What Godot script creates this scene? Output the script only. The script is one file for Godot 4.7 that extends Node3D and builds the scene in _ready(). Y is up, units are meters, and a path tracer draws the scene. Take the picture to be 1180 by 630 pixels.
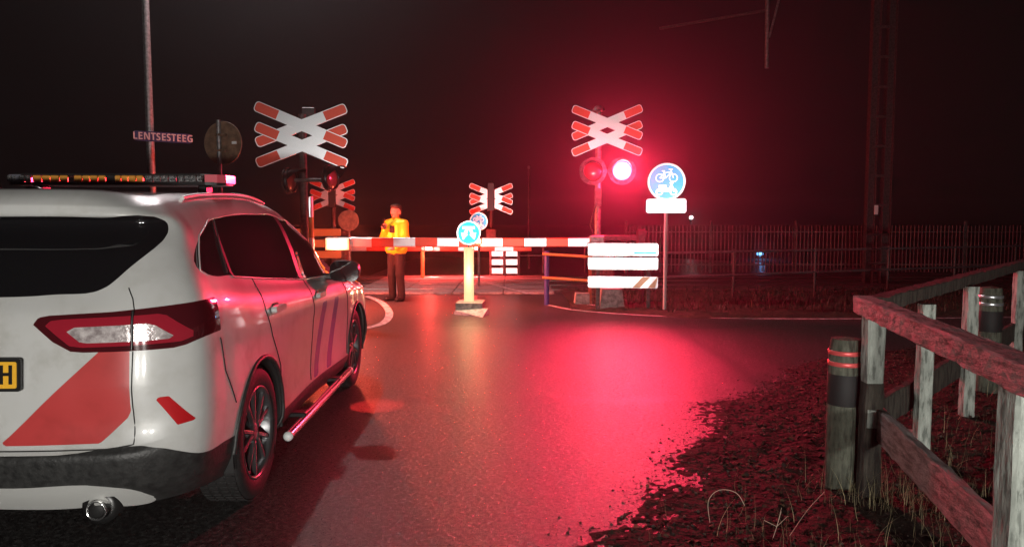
extends Node3D
# Night at a railway level crossing: police car waiting on a wet road, red crossing lamps ahead.
# World: x right, y up, the road runs away from the camera towards -z.

var M := {}
var used := {}
var rng := RandomNumberGenerator.new()

# ------------------------------------------------------------------ naming
func numbered(n: String) -> String:
	if not used.has(n):
		used[n] = 0
		return n
	used[n] += 1
	return "%s_%03d" % [n, used[n]]

func tag(o: Node, label := "", category := "", group := "", kind := "") -> Node:
	if label != "": o.set_meta("label", label)
	if category != "": o.set_meta("category", category)
	if group != "": o.set_meta("group", group)
	if kind != "": o.set_meta("kind", kind)
	return o

func thing(called: String, label: String, category: String, at := Vector3.ZERO, turn := 0.0, group := "") -> Node3D:
	var o := Node3D.new()
	o.name = numbered(called)
	add_child(o)
	o.position = at
	o.rotation.y = turn
	tag(o, label, category, group)
	return o

func put(called: String, mesh: Mesh, m: Material, parent: Node = self, at := Vector3.ZERO) -> MeshInstance3D:
	var o := MeshInstance3D.new()
	o.mesh = mesh
	o.material_override = m
	o.name = numbered(called) if parent == self else called
	parent.add_child(o, true)
	o.position = at
	return o

func build(called: String, st: SurfaceTool, m: Material, parent: Node = self, at := Vector3.ZERO) -> MeshInstance3D:
	st.generate_normals()
	return put(called, st.commit(), m, parent, at)

func mb() -> SurfaceTool:
	var st := SurfaceTool.new()
	st.begin(Mesh.PRIMITIVE_TRIANGLES)
	return st

# ------------------------------------------------------------------ shapes
func tri(st: SurfaceTool, a: Vector3, b: Vector3, c: Vector3) -> void: # counter-clockwise seen from outside
	st.add_vertex(a); st.add_vertex(c); st.add_vertex(b)

func quad(st: SurfaceTool, a: Vector3, b: Vector3, c: Vector3, d: Vector3) -> void:
	tri(st, a, b, c); tri(st, a, c, d)

func tri_out(st: SurfaceTool, a: Vector3, b: Vector3, c: Vector3, o: Vector3) -> void:
	if (b - a).cross(c - a).dot((a + b + c) / 3.0 - o) >= 0.0: tri(st, a, b, c)
	else: tri(st, a, c, b)

func bx(st: SurfaceTool, at: Vector3, size: Vector3, basis := Basis.IDENTITY, bevel := 0.006) -> void:
	st.set_smooth_group(-1)
	var h := size * 0.5
	var e: float = minf(bevel, minf(h.x, minf(h.y, h.z)) * 0.45)
	var p := func(sx: float, sy: float, sz: float, ax: int) -> Vector3:
		var v := Vector3(sx * (h.x - (0.0 if ax == 0 else e)), sy * (h.y - (0.0 if ax == 1 else e)), sz * (h.z - (0.0 if ax == 2 else e)))
		return at + basis * v
	for ax in 3:
		for s in [-1.0, 1.0]:
			var c: Array = []
			for k in [[-1.0, -1.0], [1.0, -1.0], [1.0, 1.0], [-1.0, 1.0]]:
				var v := [0.0, 0.0, 0.0]
				v[ax] = s; v[(ax + 1) % 3] = k[0]; v[(ax + 2) % 3] = k[1]
				c.append(p.call(v[0], v[1], v[2], ax))
			tri_out(st, c[0], c[1], c[2], at); tri_out(st, c[0], c[2], c[3], at)
	for ax in 3: # the edge that runs along ax
		var b1 := (ax + 1) % 3
		var b2 := (ax + 2) % 3
		for s in [-1.0, 1.0]:
			for t in [-1.0, 1.0]:
				var v := [0.0, 0.0, 0.0]
				v[b1] = s; v[b2] = t
				v[ax] = -1.0
				var a0: Vector3 = p.call(v[0], v[1], v[2], b1)
				var a1: Vector3 = p.call(v[0], v[1], v[2], b2)
				v[ax] = 1.0
				var c0: Vector3 = p.call(v[0], v[1], v[2], b1)
				var c1: Vector3 = p.call(v[0], v[1], v[2], b2)
				tri_out(st, a0, a1, c1, at); tri_out(st, a0, c1, c0, at)
	for sx in [-1.0, 1.0]:
		for sy in [-1.0, 1.0]:
			for sz in [-1.0, 1.0]:
				tri_out(st, p.call(sx, sy, sz, 0), p.call(sx, sy, sz, 1), p.call(sx, sy, sz, 2), at)

func frame_of(d: Vector3) -> Basis:
	var z := d.normalized()
	var x := (Vector3.UP if absf(z.y) < 0.9 else Vector3.RIGHT).cross(z).normalized()
	return Basis(x, z.cross(x), z)

func cyl(st: SurfaceTool, a: Vector3, b: Vector3, ra: float, rb := -1.0, n := 16, caps := true) -> void:
	if rb < 0.0: rb = ra
	var f := frame_of(b - a)
	for i in n:
		var t0 := TAU * i / n
		var t1 := TAU * (i + 1) / n
		var d0 := f.x * cos(t0) + f.y * sin(t0)
		var d1 := f.x * cos(t1) + f.y * sin(t1)
		st.set_smooth_group(1)
		quad(st, a + d0 * ra, a + d1 * ra, b + d1 * rb, b + d0 * rb)
		if caps:
			st.set_smooth_group(-1)
			tri(st, a, a + d1 * ra, a + d0 * ra)
			tri(st, b, b + d0 * rb, b + d1 * rb)

func tube(st: SurfaceTool, pts: Array, r: float, n := 8, closed := false) -> void:
	st.set_smooth_group(1)
	var rings := []
	var m := pts.size()
	var up := Vector3.ZERO
	for i in m:
		var d: Vector3
		if closed: d = pts[(i + 1) % m] - pts[(i + m - 1) % m]
		else: d = pts[mini(i + 1, m - 1)] - pts[maxi(i - 1, 0)]
		d = d.normalized()
		if up == Vector3.ZERO: up = frame_of(d).x
		up = (up - d * up.dot(d)).normalized()
		var side := d.cross(up)
		var ring := []
		for k in n:
			var t := TAU * k / n
			ring.append(pts[i] + (up * cos(t) + side * sin(t)) * r)
		rings.append(ring)
	for i in (m if closed else m - 1):
		for k in n:
			var q: Array = rings[i]
			var w: Array = rings[(i + 1) % m]
			quad(st, q[k], q[(k + 1) % n], w[(k + 1) % n], w[k])
	if not closed:
		st.set_smooth_group(-1)
		for k in n:
			tri(st, pts[0], rings[0][(k + 1) % n], rings[0][k])
			tri(st, pts[m - 1], rings[m - 1][k], rings[m - 1][(k + 1) % n])

func lathe(st: SurfaceTool, prof: Array, basis: Basis, at: Vector3, n := 32) -> void: # prof: Vector2(radius, along basis.z)
	for i in n:
		var t0 := TAU * i / n
		var t1 := TAU * (i + 1) / n
		var d0 := basis.x * cos(t0) + basis.y * sin(t0)
		var d1 := basis.x * cos(t1) + basis.y * sin(t1)
		for k in prof.size() - 1:
			var p: Vector2 = prof[k]
			var q: Vector2 = prof[k + 1]
			st.set_smooth_group(1)
			var a := at + d0 * p.x + basis.z * p.y
			var b := at + d1 * p.x + basis.z * p.y
			var c := at + d1 * q.x + basis.z * q.y
			var d := at + d0 * q.x + basis.z * q.y
			if p.x > 1e-5: tri(st, a, b, c)
			if q.x > 1e-5: tri(st, a, c, d)

func prism(st: SurfaceTool, poly: PackedVector2Array, depth: float, basis := Basis.IDENTITY, at := Vector3.ZERO) -> void: # poly in basis x,y; from z=0 to z=depth
	st.set_smooth_group(-1)
	if Geometry2D.is_polygon_clockwise(poly):
		poly = poly.duplicate()
		poly.reverse()
	var ids := Geometry2D.triangulate_polygon(poly)
	var P := func(i: int, z: float) -> Vector3: return at + basis * Vector3(poly[i].x, poly[i].y, z)
	for k in range(0, ids.size(), 3):
		var a := ids[k]
		var b := ids[k + 1]
		var c := ids[k + 2]
		if (poly[b] - poly[a]).cross(poly[c] - poly[a]) < 0.0:
			var s := b
			b = c; c = s
		tri(st, P.call(a, depth), P.call(b, depth), P.call(c, depth))
		tri(st, P.call(a, 0.0), P.call(c, 0.0), P.call(b, 0.0))
	for i in poly.size():
		var j := (i + 1) % poly.size()
		quad(st, P.call(i, 0.0), P.call(j, 0.0), P.call(j, depth), P.call(i, depth))

func circle(r: float, n := 40, at := Vector2.ZERO) -> PackedVector2Array:
	var p := PackedVector2Array()
	for i in n: p.append(at + Vector2(cos(TAU * i / n), sin(TAU * i / n)) * r)
	return p

func rounded(w: float, h: float, r: float, n := 5) -> PackedVector2Array:
	var p := PackedVector2Array()
	for c in [[1, 1, 0.0], [-1, 1, PI / 2], [-1, -1, PI], [1, -1, 1.5 * PI]]:
		for k in n + 1:
			var t: float = c[2] + PI / 2 * k / n
			p.append(Vector2(c[0] * (w / 2 - r) + cos(t) * r, c[1] * (h / 2 - r) + sin(t) * r))
	return p

# ------------------------------------------------------------------ materials
func mat(c: Color, rough := 0.6, metal := 0.0) -> StandardMaterial3D: # c is linear, as real base colours are given
	var m := StandardMaterial3D.new()
	m.albedo_color = c.linear_to_srgb()
	m.roughness = rough
	m.metallic = metal
	return m

func noise(freq: float, octaves := 5, sd := 1, gain := 0.5) -> FastNoiseLite:
	var n := FastNoiseLite.new()
	n.seed = sd
	n.noise_type = FastNoiseLite.TYPE_SIMPLEX_SMOOTH
	n.frequency = freq
	n.fractal_octaves = octaves
	n.fractal_gain = gain
	return n

func noise_tex(freq: float, octaves: int, size: int, ramp: Array = [], sd := 1, gain := 0.5, normal := 0.0) -> NoiseTexture2D:
	var t := NoiseTexture2D.new()
	t.width = size; t.height = size
	t.seamless = true
	t.noise = noise(freq, octaves, sd, gain)
	if normal > 0.0:
		t.as_normal_map = true
		t.bump_strength = normal
	if ramp.size():
		var g := Gradient.new()
		var offs := PackedFloat32Array()
		var cols := PackedColorArray()
		for r in ramp:
			offs.append(r[0])
			var c: Color = r[1]
			cols.append(c.linear_to_srgb() if r.size() < 3 else c)
		g.offsets = offs
		g.colors = cols
		t.color_ramp = g
	return t

func tri_map(m: StandardMaterial3D, scale: Vector3, world := true) -> StandardMaterial3D:
	m.uv1_triplanar = true
	m.uv1_world_triplanar = world
	m.uv1_scale = scale
	return m

func speckled(dark: Color, light: Color, rough: float, tile: float, normal := 2.0, world := false, metal := 0.0, sd := 1, mid := 0.5, stretch := Vector3.ONE) -> StandardMaterial3D:
	var m := mat(Color.WHITE, rough, metal)
	m.albedo_texture = noise_tex(0.012, 6, 512, [[0.25, dark], [mid, dark.lerp(light, 0.5)], [0.78, light]], sd, 0.6)
	if normal > 0.0:
		m.normal_enabled = true
		m.normal_texture = noise_tex(0.02, 5, 512, [], sd + 7, 0.6, normal)
	tri_map(m, Vector3.ONE / tile * stretch, world)
	return m

func lamp_mat(c: Color, energy: float) -> StandardMaterial3D:
	var m := mat(Color(0.3, 0.3, 0.3), 0.3)
	m.emission_enabled = true
	m.emission = c.linear_to_srgb()
	m.emission_energy_multiplier = energy
	return m

func omni(at: Vector3, c: Color, energy: float, size: float, parent: Node = self) -> OmniLight3D:
	var l := OmniLight3D.new()
	l.name = "lamp_light"
	l.light_color = c.linear_to_srgb()
	l.light_energy = energy
	l.light_size = size
	l.omni_range = 60.0
	l.omni_attenuation = 2.0
	l.shadow_enabled = true
	parent.add_child(l, true)
	l.position = at
	return l

func spot(at: Vector3, towards: Vector3, c: Color, energy: float, angle: float, size: float, soft := 1.0) -> SpotLight3D:
	var l := SpotLight3D.new()
	l.name = "lamp_light"
	l.light_color = c.linear_to_srgb()
	l.light_energy = energy
	l.light_size = size
	l.spot_angle = angle
	l.spot_angle_attenuation = soft
	l.spot_range = 60.0
	l.spot_attenuation = 2.0
	l.shadow_enabled = true
	add_child(l, true)
	l.look_at_from_position(at, towards, Vector3.UP if absf((towards - at).normalized().y) < 0.95 else Vector3.RIGHT)
	return l

func materials() -> void:
	# wet asphalt: fine stone grain, film of water of uneven thickness
	var a := mat(Color.WHITE, 1.0)
	a.albedo_texture = noise_tex(0.05, 6, 2048, [[0.3, Color(0.026, 0.0255, 0.025)], [0.5, Color(0.052, 0.0505, 0.049)], [0.62, Color(0.085, 0.083, 0.08)], [0.75, Color(0.16, 0.156, 0.15)]], 11, 0.78)
	a.roughness_texture = noise_tex(0.07, 5, 2048, [[0.2, Color(0.24, 0.24, 0.24), 1], [0.5, Color(0.34, 0.34, 0.34), 1], [0.8, Color(0.46, 0.46, 0.46), 1]], 23, 0.62)
	a.metallic_specular = 0.4
	a.normal_enabled = true
	a.normal_texture = noise_tex(0.3, 2, 2048, [], 5, 0.7, 6.0)
	a.normal_scale = 0.42
	M.asphalt = tri_map(a, Vector3.ONE / 4.2)
	M.soil = speckled(Color(0.01, 0.008, 0.0055), Color(0.038, 0.03, 0.022), 0.85, 1.3, 10.0, true, 0.0, 31)
	M.soil.metallic_specular = 0.3
	M.turf = speckled(Color(0.012, 0.013, 0.006), Color(0.045, 0.045, 0.02), 0.85, 1.1, 8.0, true, 0.0, 33)
	M.ballast = speckled(Color(0.03, 0.026, 0.024), Color(0.16, 0.14, 0.12), 0.7, 0.6, 14.0, true, 0.0, 35)
	M.marking = speckled(Color(0.25, 0.25, 0.25), Color(0.7, 0.7, 0.68), 0.5, 0.7, 4.0, true, 0.0, 37, 0.4)
	M.concrete = speckled(Color(0.2, 0.195, 0.185), Color(0.44, 0.43, 0.41), 0.75, 0.8, 4.0, true, 0.0, 39)
	M.rail_steel = mat(Color(0.35, 0.32, 0.3), 0.28, 0.9)
	M.galvanised = speckled(Color(0.15, 0.15, 0.15), Color(0.3, 0.3, 0.3), 0.45, 0.5, 1.5, false, 0.6, 41)
	M.dark_steel = speckled(Color(0.035, 0.034, 0.034), Color(0.09, 0.085, 0.08), 0.5, 0.5, 2.0, false, 0.3, 43)
	M.rusty = speckled(Color(0.04, 0.025, 0.018), Color(0.16, 0.09, 0.06), 0.65, 0.4, 5.0, false, 0.2, 45)
	M.black = mat(Color(0.012, 0.012, 0.012), 0.35)
	M.rubber = mat(Color(0.012, 0.012, 0.012), 0.7)
	# reflective sign sheeting: a satin metal-like sheet that throws light back strongly
	M.sheet_white = mat(Color(0.9, 0.92, 0.95), 0.31, 0.85)
	M.sheet_red = mat(Color(0.7, 0.09, 0.055), 0.36, 0.6)
	M.sheet_blue = mat(Color(0.015, 0.36, 0.72), 0.31, 0.85)
	M.sheet_yellow = mat(Color(0.9, 0.72, 0.22), 0.34, 0.75)
	M.paint_red = mat(Color(0.5, 0.03, 0.02), 0.4)
	M.paint_white = mat(Color(0.75, 0.75, 0.74), 0.4)
	M.paint_blue = mat(Color(0.05, 0.07, 0.28), 0.4)
	M.orange_paint_and_glow = mat(Color(0.6, 0.3, 0.09), 0.45)  # own orange of the banded post; elsewhere orange lamp glow painted in
	M.lit_sign_back = speckled(Color(0.14, 0.085, 0.055), Color(0.26, 0.16, 0.1), 0.5, 0.9, 1.0, false, 0.2, 47)  # brown tint holds the orange light falling on the sign backs
	var w := speckled(Color(0.14, 0.155, 0.135), Color(0.44, 0.47, 0.42), 0.72, 0.5, 7.0, false, 0.0, 49, 0.38, Vector3(1.5, 0.35, 1.5))
	M.post_wood = w
	M.shaded_wood = speckled(Color(0.018, 0.015, 0.012), Color(0.075, 0.065, 0.05), 0.85, 0.5, 7.0, false, 0.0, 50, 0.45, Vector3(1.5, 0.35, 1.5))  # darker copy of the fence timber with shade painted in
	M.bright_pole = mat(Color(0.75, 0.75, 0.75), 0.4, 0.1)
	M.band_red = mat(Color(0.85, 0.12, 0.12), 0.4, 0.3)
	M.rail_wood = speckled(Color(0.2, 0.17, 0.155), Color(0.42, 0.37, 0.35), 0.75, 0.5, 5.0, false, 0.0, 51, 0.42, Vector3(2.0, 2.0, 0.3))
	M.bollard_wood = speckled(Color(0.028, 0.03, 0.02), Color(0.13, 0.135, 0.1), 0.8, 0.4, 9.0, false, 0.0, 53, 0.45, Vector3(2.0, 0.3, 2.0))
	M.cut_wood = speckled(Color(0.03, 0.026, 0.022), Color(0.1, 0.09, 0.075), 0.8, 0.4, 5.0, false, 0.0, 55)
	# car
	var p := mat(Color(0.53, 0.53, 0.52), 0.35)
	p.clearcoat_enabled = true; p.clearcoat = 1.0; p.clearcoat_roughness = 0.06
	p.albedo_texture = noise_tex(0.01, 6, 512, [[0.2, Color(0.82, 0.81, 0.78)], [0.5, Color(0.97, 0.97, 0.96)], [0.8, Color(1, 1, 1)]], 57, 0.7)
	tri_map(p, Vector3.ONE / 1.6, false)
	M.car_white = p
	var pr: StandardMaterial3D = p.duplicate()
	pr.albedo_color = Color(0.5, 0.05, 0.05).linear_to_srgb()
	M.car_red = pr
	var pb: StandardMaterial3D = p.duplicate()
	pb.albedo_color = Color(0.02, 0.05, 0.28).linear_to_srgb()
	M.car_blue = pb
	M.car_silver = mat(Color(0.55, 0.55, 0.53), 0.35, 0.3)
	M.car_plastic = speckled(Color(0.012, 0.012, 0.012), Color(0.035, 0.035, 0.034), 0.5, 0.3, 3.0, false, 0.0, 59)
	var g := mat(Color(0.008, 0.008, 0.009), 0.05)
	g.clearcoat_enabled = true; g.clearcoat = 1.0; g.clearcoat_roughness = 0.03
	M.car_glass = g
	var tr := mat(Color(0.06, 0.006, 0.009), 0.08)
	tr.clearcoat_enabled = true; tr.clearcoat = 1.0; tr.clearcoat_roughness = 0.03
	M.tail_dark = tr
	var tb: StandardMaterial3D = tr.duplicate()
	tb.albedo_color = Color(0.3, 0.014, 0.028).linear_to_srgb()
	M.tail_red = tb
	M.tail_clear = speckled(Color(0.3, 0.25, 0.25), Color(0.75, 0.68, 0.67), 0.2, 0.35, 2.0, false, 0.3, 61)
	M.reflector = mat(Color(0.55, 0.015, 0.02), 0.25, 0.3)
	M.alloy = mat(Color(0.14, 0.14, 0.145), 0.3, 0.7)
	M.alloy_dark = mat(Color(0.03, 0.03, 0.03), 0.4, 0.4)
	M.tyre = speckled(Color(0.007, 0.007, 0.007), Color(0.018, 0.017, 0.017), 0.7, 0.2, 4.0, false, 0.0, 63)
	M.chrome = mat(Color(0.7, 0.7, 0.7), 0.16, 0.95)
	M.plate_yellow = mat(Color(0.8, 0.42, 0.03), 0.4)

# ------------------------------------------------------------------ main
func _ready() -> void:
	rng.seed = 4242
	var cam := Camera3D.new()
	cam.name = "camera"
	add_child(cam)
	cam.position = Vector3(0, 1.5, 0)
	cam.rotation_degrees = Vector3(-4.1, 0, 0)
	cam.fov = 40.66
	cam.near = 0.05
	cam.far = 500.0
	cam.current = true
	var we := WorldEnvironment.new()
	we.name = "environment"
	var e := Environment.new()
	e.background_mode = Environment.BG_SKY
	var sky := Sky.new()
	var sm := ProceduralSkyMaterial.new()
	sm.sky_top_color = Color(0.0030, 0.0022, 0.0022).linear_to_srgb()
	sm.sky_horizon_color = Color(0.0042, 0.0026, 0.0026).linear_to_srgb()
	sm.ground_bottom_color = Color(0.001, 0.001, 0.001).linear_to_srgb()
	sm.ground_horizon_color = Color(0.002, 0.0014, 0.0014).linear_to_srgb()
	sky.sky_material = sm
	e.sky = sky
	e.tonemap_mode = Environment.TONE_MAPPER_LINEAR
	e.tonemap_exposure = 1.0
	e.sdfgi_enabled = true
	e.ssao_enabled = true
	e.ssil_enabled = true
	# damp night air: thin mist that scatters mostly forwards
	e.volumetric_fog_enabled = true
	e.volumetric_fog_density = 0.0022
	e.volumetric_fog_albedo = Color(0.97, 0.97, 0.97)
	e.volumetric_fog_anisotropy = 0.85
	we.environment = e
	add_child(we)
	materials()
	ground()
	crossing_track()
	street_lamp()
	signals()
	barriers()
	signs()
	railings()
	catenary()
	wooden_fence()
	police_car()
	person()
	vehicle_behind()
	vegetation()
	far_lights()

# ------------------------------------------------------------------ the ground
func sheet(called: String, pts: Array, y: float, m: Material) -> MeshInstance3D:
	var poly := PackedVector2Array()
	for p in pts: poly.append(Vector2(p[0], -p[1]))
	var st := mb()
	prism(st, poly, 0.004, Basis(Vector3.RIGHT, Vector3.FORWARD, Vector3.UP), Vector3(0, y - 0.004, 0))
	var o := build(called, st, m)
	tag(o, "", "", "", "structure")
	return o

func strip(st: SurfaceTool, pts: Array, w: float, y: float) -> void: # a painted line through pts [x, depth]
	st.set_smooth_group(-1)
	var cv := Curve3D.new()
	for i in pts.size():
		var p := Vector3(pts[i][0], y, -pts[i][1])
		var a := Vector3(pts[maxi(i - 1, 0)][0], y, -pts[maxi(i - 1, 0)][1])
		var b := Vector3(pts[mini(i + 1, pts.size() - 1)][0], y, -pts[mini(i + 1, pts.size() - 1)][1])
		cv.add_point(p, (a - b) / 6.0, (b - a) / 6.0)
	var n: int = maxi(2, int(cv.get_baked_length() / 0.15))
	var last := []
	for i in n + 1:
		var s := cv.get_baked_length() * i / n
		var p := cv.sample_baked(s, true)
		var d := (cv.sample_baked(minf(s + 0.05, cv.get_baked_length()), true) - cv.sample_baked(maxf(s - 0.05, 0.0), true)).normalized()
		var side := d.cross(Vector3.UP) * w * (0.5 + rng.randf_range(-0.02, 0.02))
		var now := [p - side, p + side]
		if last: quad(st, last[0], last[1], now[1], now[0])
		last = now

const EDGE := [[-2.2, 1.2], [-1.0, 2.2], [0.32, 3.3], [0.66, 3.85], [1.12, 4.7], [1.55, 5.5], [2.3, 6.7], [3.4, 7.9], [5.4, 9.0], [9.0, 9.9], [16.0, 10.6]]

func edge_x(d: float) -> float: # where the muddy verge starts at depth d
	for i in EDGE.size() - 1:
		if d <= EDGE[i + 1][1]:
			return lerpf(EDGE[i][0], EDGE[i + 1][0], clampf((d - EDGE[i][1]) / (EDGE[i + 1][1] - EDGE[i][1]), 0, 1))
	return 16.0

var n_big := noise(0.55, 3, 71)
var n_mid := noise(2.6, 4, 72, 0.6)
var n_fine := noise(16.0, 4, 73, 0.7)

func verge_height(x: float, d: float) -> float:
	var inside := (x - edge_x(d)) * 0.72
	var h := clampf(inside * 0.055 + n_big.get_noise_2d(x, d) * 0.016 + n_mid.get_noise_2d(x, d) * 0.006, -0.05, 0.05)
	h += n_mid.get_noise_2d(x + 9, d) * 0.02 * clampf(inside * 1.5 + 0.1, 0, 1) + n_fine.get_noise_2d(x, d) * 0.017
	# two wheel ruts that run along the road edge
	for off in [0.42, 0.68]:
		var c: float = inside - off - n_big.get_noise_2d(d, off * 9) * 0.09
		h -= 0.026 * exp(-c * c / 0.0045) * clampf((7.2 - d) / 2.0, 0, 1)
	h += clampf((inside - 0.8) * 0.06, 0, 0.09)
	if inside > 0.22: h = maxf(h, 0.003 + 0.012 * clampf((inside - 0.22) * 3.0, 0, 1) + n_fine.get_noise_2d(x, d) * 0.006)
	return h

func ground() -> void:
	var st := mb()
	st.set_smooth_group(-1)
	quad(st, Vector3(-220, -0.05, 40), Vector3(220, -0.05, 40), Vector3(220, -0.05, -260), Vector3(-220, -0.05, -260))
	tag(build("ground", st, M.turf), "", "", "", "structure")
	sheet("road", [[-3.9, -30], [-3.9, 8.5], [-4.6, 10.3], [-16, 11.0], [-16, 13.0], [-6, 13.0], [-3.9, 14.2], [-3.3, 15.0], [-3.3, 21.0], [-3.6, 60], [0.9, 60], [0.85, 21], [0.85, 15], [0.7, 13.4], [1.2, 12.3], [2.3, 11.6], [4.0, 11.25], [9, 11.6], [30, 13.2], [30, 2], [6, -30]], 0.0, M.asphalt)
	# muddy verge, a relief that dips under the asphalt at its ragged edge
	st = mb()
	st.set_smooth_group(1)
	var step := 0.028
	var nx := 300
	var nd := 290
	var x0 := -0.9
	var d0 := 1.6
	var hs := PackedFloat32Array()
	hs.resize((nx + 1) * (nd + 1))
	for j in nd + 1:
		for i in nx + 1:
			hs[j * (nx + 1) + i] = verge_height(x0 + i * step, d0 + j * step)
	for j in nd:
		for i in nx:
			var k := j * (nx + 1) + i
			if maxf(maxf(hs[k], hs[k + 1]), maxf(hs[k + nx + 1], hs[k + nx + 2])) < -0.008: continue
			var x := x0 + i * step
			var d := d0 + j * step
			quad(st, Vector3(x, hs[k], -d), Vector3(x + step, hs[k + 1], -d), Vector3(x + step, hs[k + nx + 2], -d - step), Vector3(x, hs[k + nx + 1], -d - step))
	tag(build("muddy_verge", st, M.soil), "", "", "", "structure")
	# raised turf verges beyond the junction and on the left
	for a in [["far_verge", 1.0, 34.0, 11.2, 15.2, 81], ["roadside_verge", -24.0, -4.4, 13.2, 15.2, 82]]:
		st = mb()
		st.set_smooth_group(1)
		var nn := noise(1.5, 4, a[5])
		var s2 := 0.16
		var n1 := int((a[2] - a[1]) / s2)
		var n2 := int((a[4] - a[3]) / s2)
		var hh := func(x: float, d: float) -> float:
			var edge: float = d - a[3]
			if a[1] > 0: edge = d - (12.35 - clampf((x - 1.2) * 0.75, 0, 1.1) + clampf((x - 4.0) * 0.075, 0, 3))
			return clampf(edge * 0.25, -0.06, 0.06) + nn.get_noise_2d(x, d) * 0.05
		for j in n2:
			for i in n1:
				var x: float = a[1] + i * s2
				var d: float = a[3] + j * s2
				var q := [hh.call(x, d), hh.call(x + s2, d), hh.call(x + s2, d + s2), hh.call(x, d + s2)]
				if q.max() < -0.02: continue
				quad(st, Vector3(x, q[0], -d), Vector3(x + s2, q[1], -d), Vector3(x + s2, q[2], -d - s2), Vector3(x, q[3], -d - s2))
		tag(build(a[0], st, M.turf), "", "", "", "structure")
	# painted lines
	st = mb()
	strip(st, [[0.66, 13.0], [1.0, 12.35], [1.6, 11.85], [2.5, 11.45], [4.0, 11.2], [6.5, 11.25], [12, 11.75]], 0.09, 0.006)
	tag(build("edge_line", st, M.marking), "", "", "", "structure")
	st = mb()
	strip(st, [[-2.1, 10.1], [-1.9, 10.6], [-1.92, 11.4], [-2.1, 12.4], [-2.45, 13.6], [-2.9, 14.6]], 0.12, 0.006)
	tag(build("edge_line", st, M.marking), "", "", "", "structure")
	st = mb()
	strip(st, [[-0.55, 17.2], [-0.25, 16.2], [0.35, 14.6]], 0.12, 0.05)
	tag(build("edge_line", st, M.marking), "", "", "", "structure")

func crossing_track() -> void:
	# ballast bed left and right, concrete crossing panels in the road, rails in between
	for a in [["track_bed", -60.0, -3.35], ["track_bed", 0.9, 60.0]]:
		var st := mb()
		var w: float = a[2] - a[1]
		prism(st, PackedVector2Array([Vector2(14.9, -0.1), Vector2(20.6, -0.1), Vector2(19.9, 0.02), Vector2(15.5, 0.02)]), w, Basis(Vector3(0, 0, -1), Vector3.UP, Vector3.RIGHT), Vector3(a[1], 0, 0))
		tag(build(a[0], st, M.ballast), "", "", "", "structure")
	var deck := Node3D.new()
	deck.name = "crossing_deck"
	add_child(deck)
	tag(deck, "", "", "", "structure")
	for r in [[15.35, 0.66], [16.28, 0.95], [17.05, 0.3], [17.65, 0.68], [18.56, 0.95], [19.4, 0.5]]:
		for i in 4:
			var st := mb()
			bx(st, Vector3.ZERO, Vector3(1.03, 0.1, r[1]), Basis.IDENTITY, 0.012)
			var o := build("panel", st, M.concrete, deck, Vector3(-2.8 + i * 1.05, -0.012 + rng.randf_range(-0.004, 0.004), -r[0]))
			o.rotation.x = rng.randf_range(-0.003, 0.003)
	for d in [15.75, 16.82, 18.04, 19.1]:
		var st := mb()
		prism(st, PackedVector2Array([Vector2(-0.06, -0.11), Vector2(0.06, -0.11), Vector2(0.06, -0.095), Vector2(0.01, -0.08), Vector2(0.01, 0.0), Vector2(0.034, 0.008), Vector2(0.036, 0.036), Vector2(0.028, 0.045), Vector2(-0.028, 0.045), Vector2(-0.036, 0.036), Vector2(-0.034, 0.008), Vector2(-0.01, 0.0), Vector2(-0.01, -0.08), Vector2(-0.06, -0.095)]), 110.0, Basis(Vector3(0, 0, -1), Vector3.UP, Vector3.RIGHT), Vector3(-55, 0, -d))
		tag(build("rail", st, M.rail_steel), "", "", "", "structure")

# ------------------------------------------------------------------ street lamp and plates
func street_lamp() -> void:
	var o := thing("street_lamp", "tall grey lamp post rising out of the picture behind the police car", "street lamp", Vector3(-5.93, 0, -12.2))
	var st := mb()
	cyl(st, Vector3(0, 0, 0), Vector3(0, 1.2, 0), 0.085, 0.08, 20)
	cyl(st, Vector3(0, 1.2, 0), Vector3(0, 7.3, 0), 0.066, 0.05, 20)
	build("pole", st, M.galvanised, o)
	st = mb()
	tube(st, [Vector3(0, 7.25, 0), Vector3(0.15, 7.45, 0), Vector3(0.6, 7.52, 0), Vector3(1.8, 7.6, 0)], 0.03, 10)
	build("arm", st, M.galvanised, o)
	st = mb()
	prism(st, rounded(0.8, 0.3, 0.12), 0.09, Basis(Vector3.RIGHT, Vector3.FORWARD, Vector3.UP), Vector3(2.15, 7.56, 0))
	build("lamp_head", st, M.dark_steel, o)
	st = mb()
	prism(st, rounded(0.62, 0.2, 0.08), 0.012, Basis(Vector3.RIGHT, Vector3.FORWARD, Vector3.UP), Vector3(2.15, 7.545, 0))
	build("lamp_glass", st, lamp_mat(Color(0.95, 0.97, 1.0), 8.0), o)
	spot(Vector3(-3.78, 7.53, -12.2), Vector3(-3.3, 0, -9.0), Color(1.0, 0.9, 0.9), STREET, 78.0, 0.12, 0.6)
	# street name plate clamped to the pole
	var b := Basis(Vector3.UP, deg_to_rad(-28))
	var s := thing("street_name_sign", "small street name plate with pale letters on the lamp post", "sign", Vector3(-5.86, 2.86, -12.1), deg_to_rad(38))
	st = mb()
	prism(st, rounded(0.86, 0.16, 0.02), 0.012, Basis.IDENTITY, Vector3(0.18, 0, 0.0))
	build("plate", st, mat(Color(0.012, 0.02, 0.07), 0.35), s)
	text(s, "LENTSESTEEG", 0.115, Vector3(0.18, 0, 0.0145), mat(Color(0.3, 0.3, 0.3), 0.5), 0.9)
	st = mb()
	bx(st, Vector3(-0.06, 0, -0.05), Vector3(0.06, 0.1, 0.1))
	build("bracket", st, M.galvanised, s)

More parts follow.
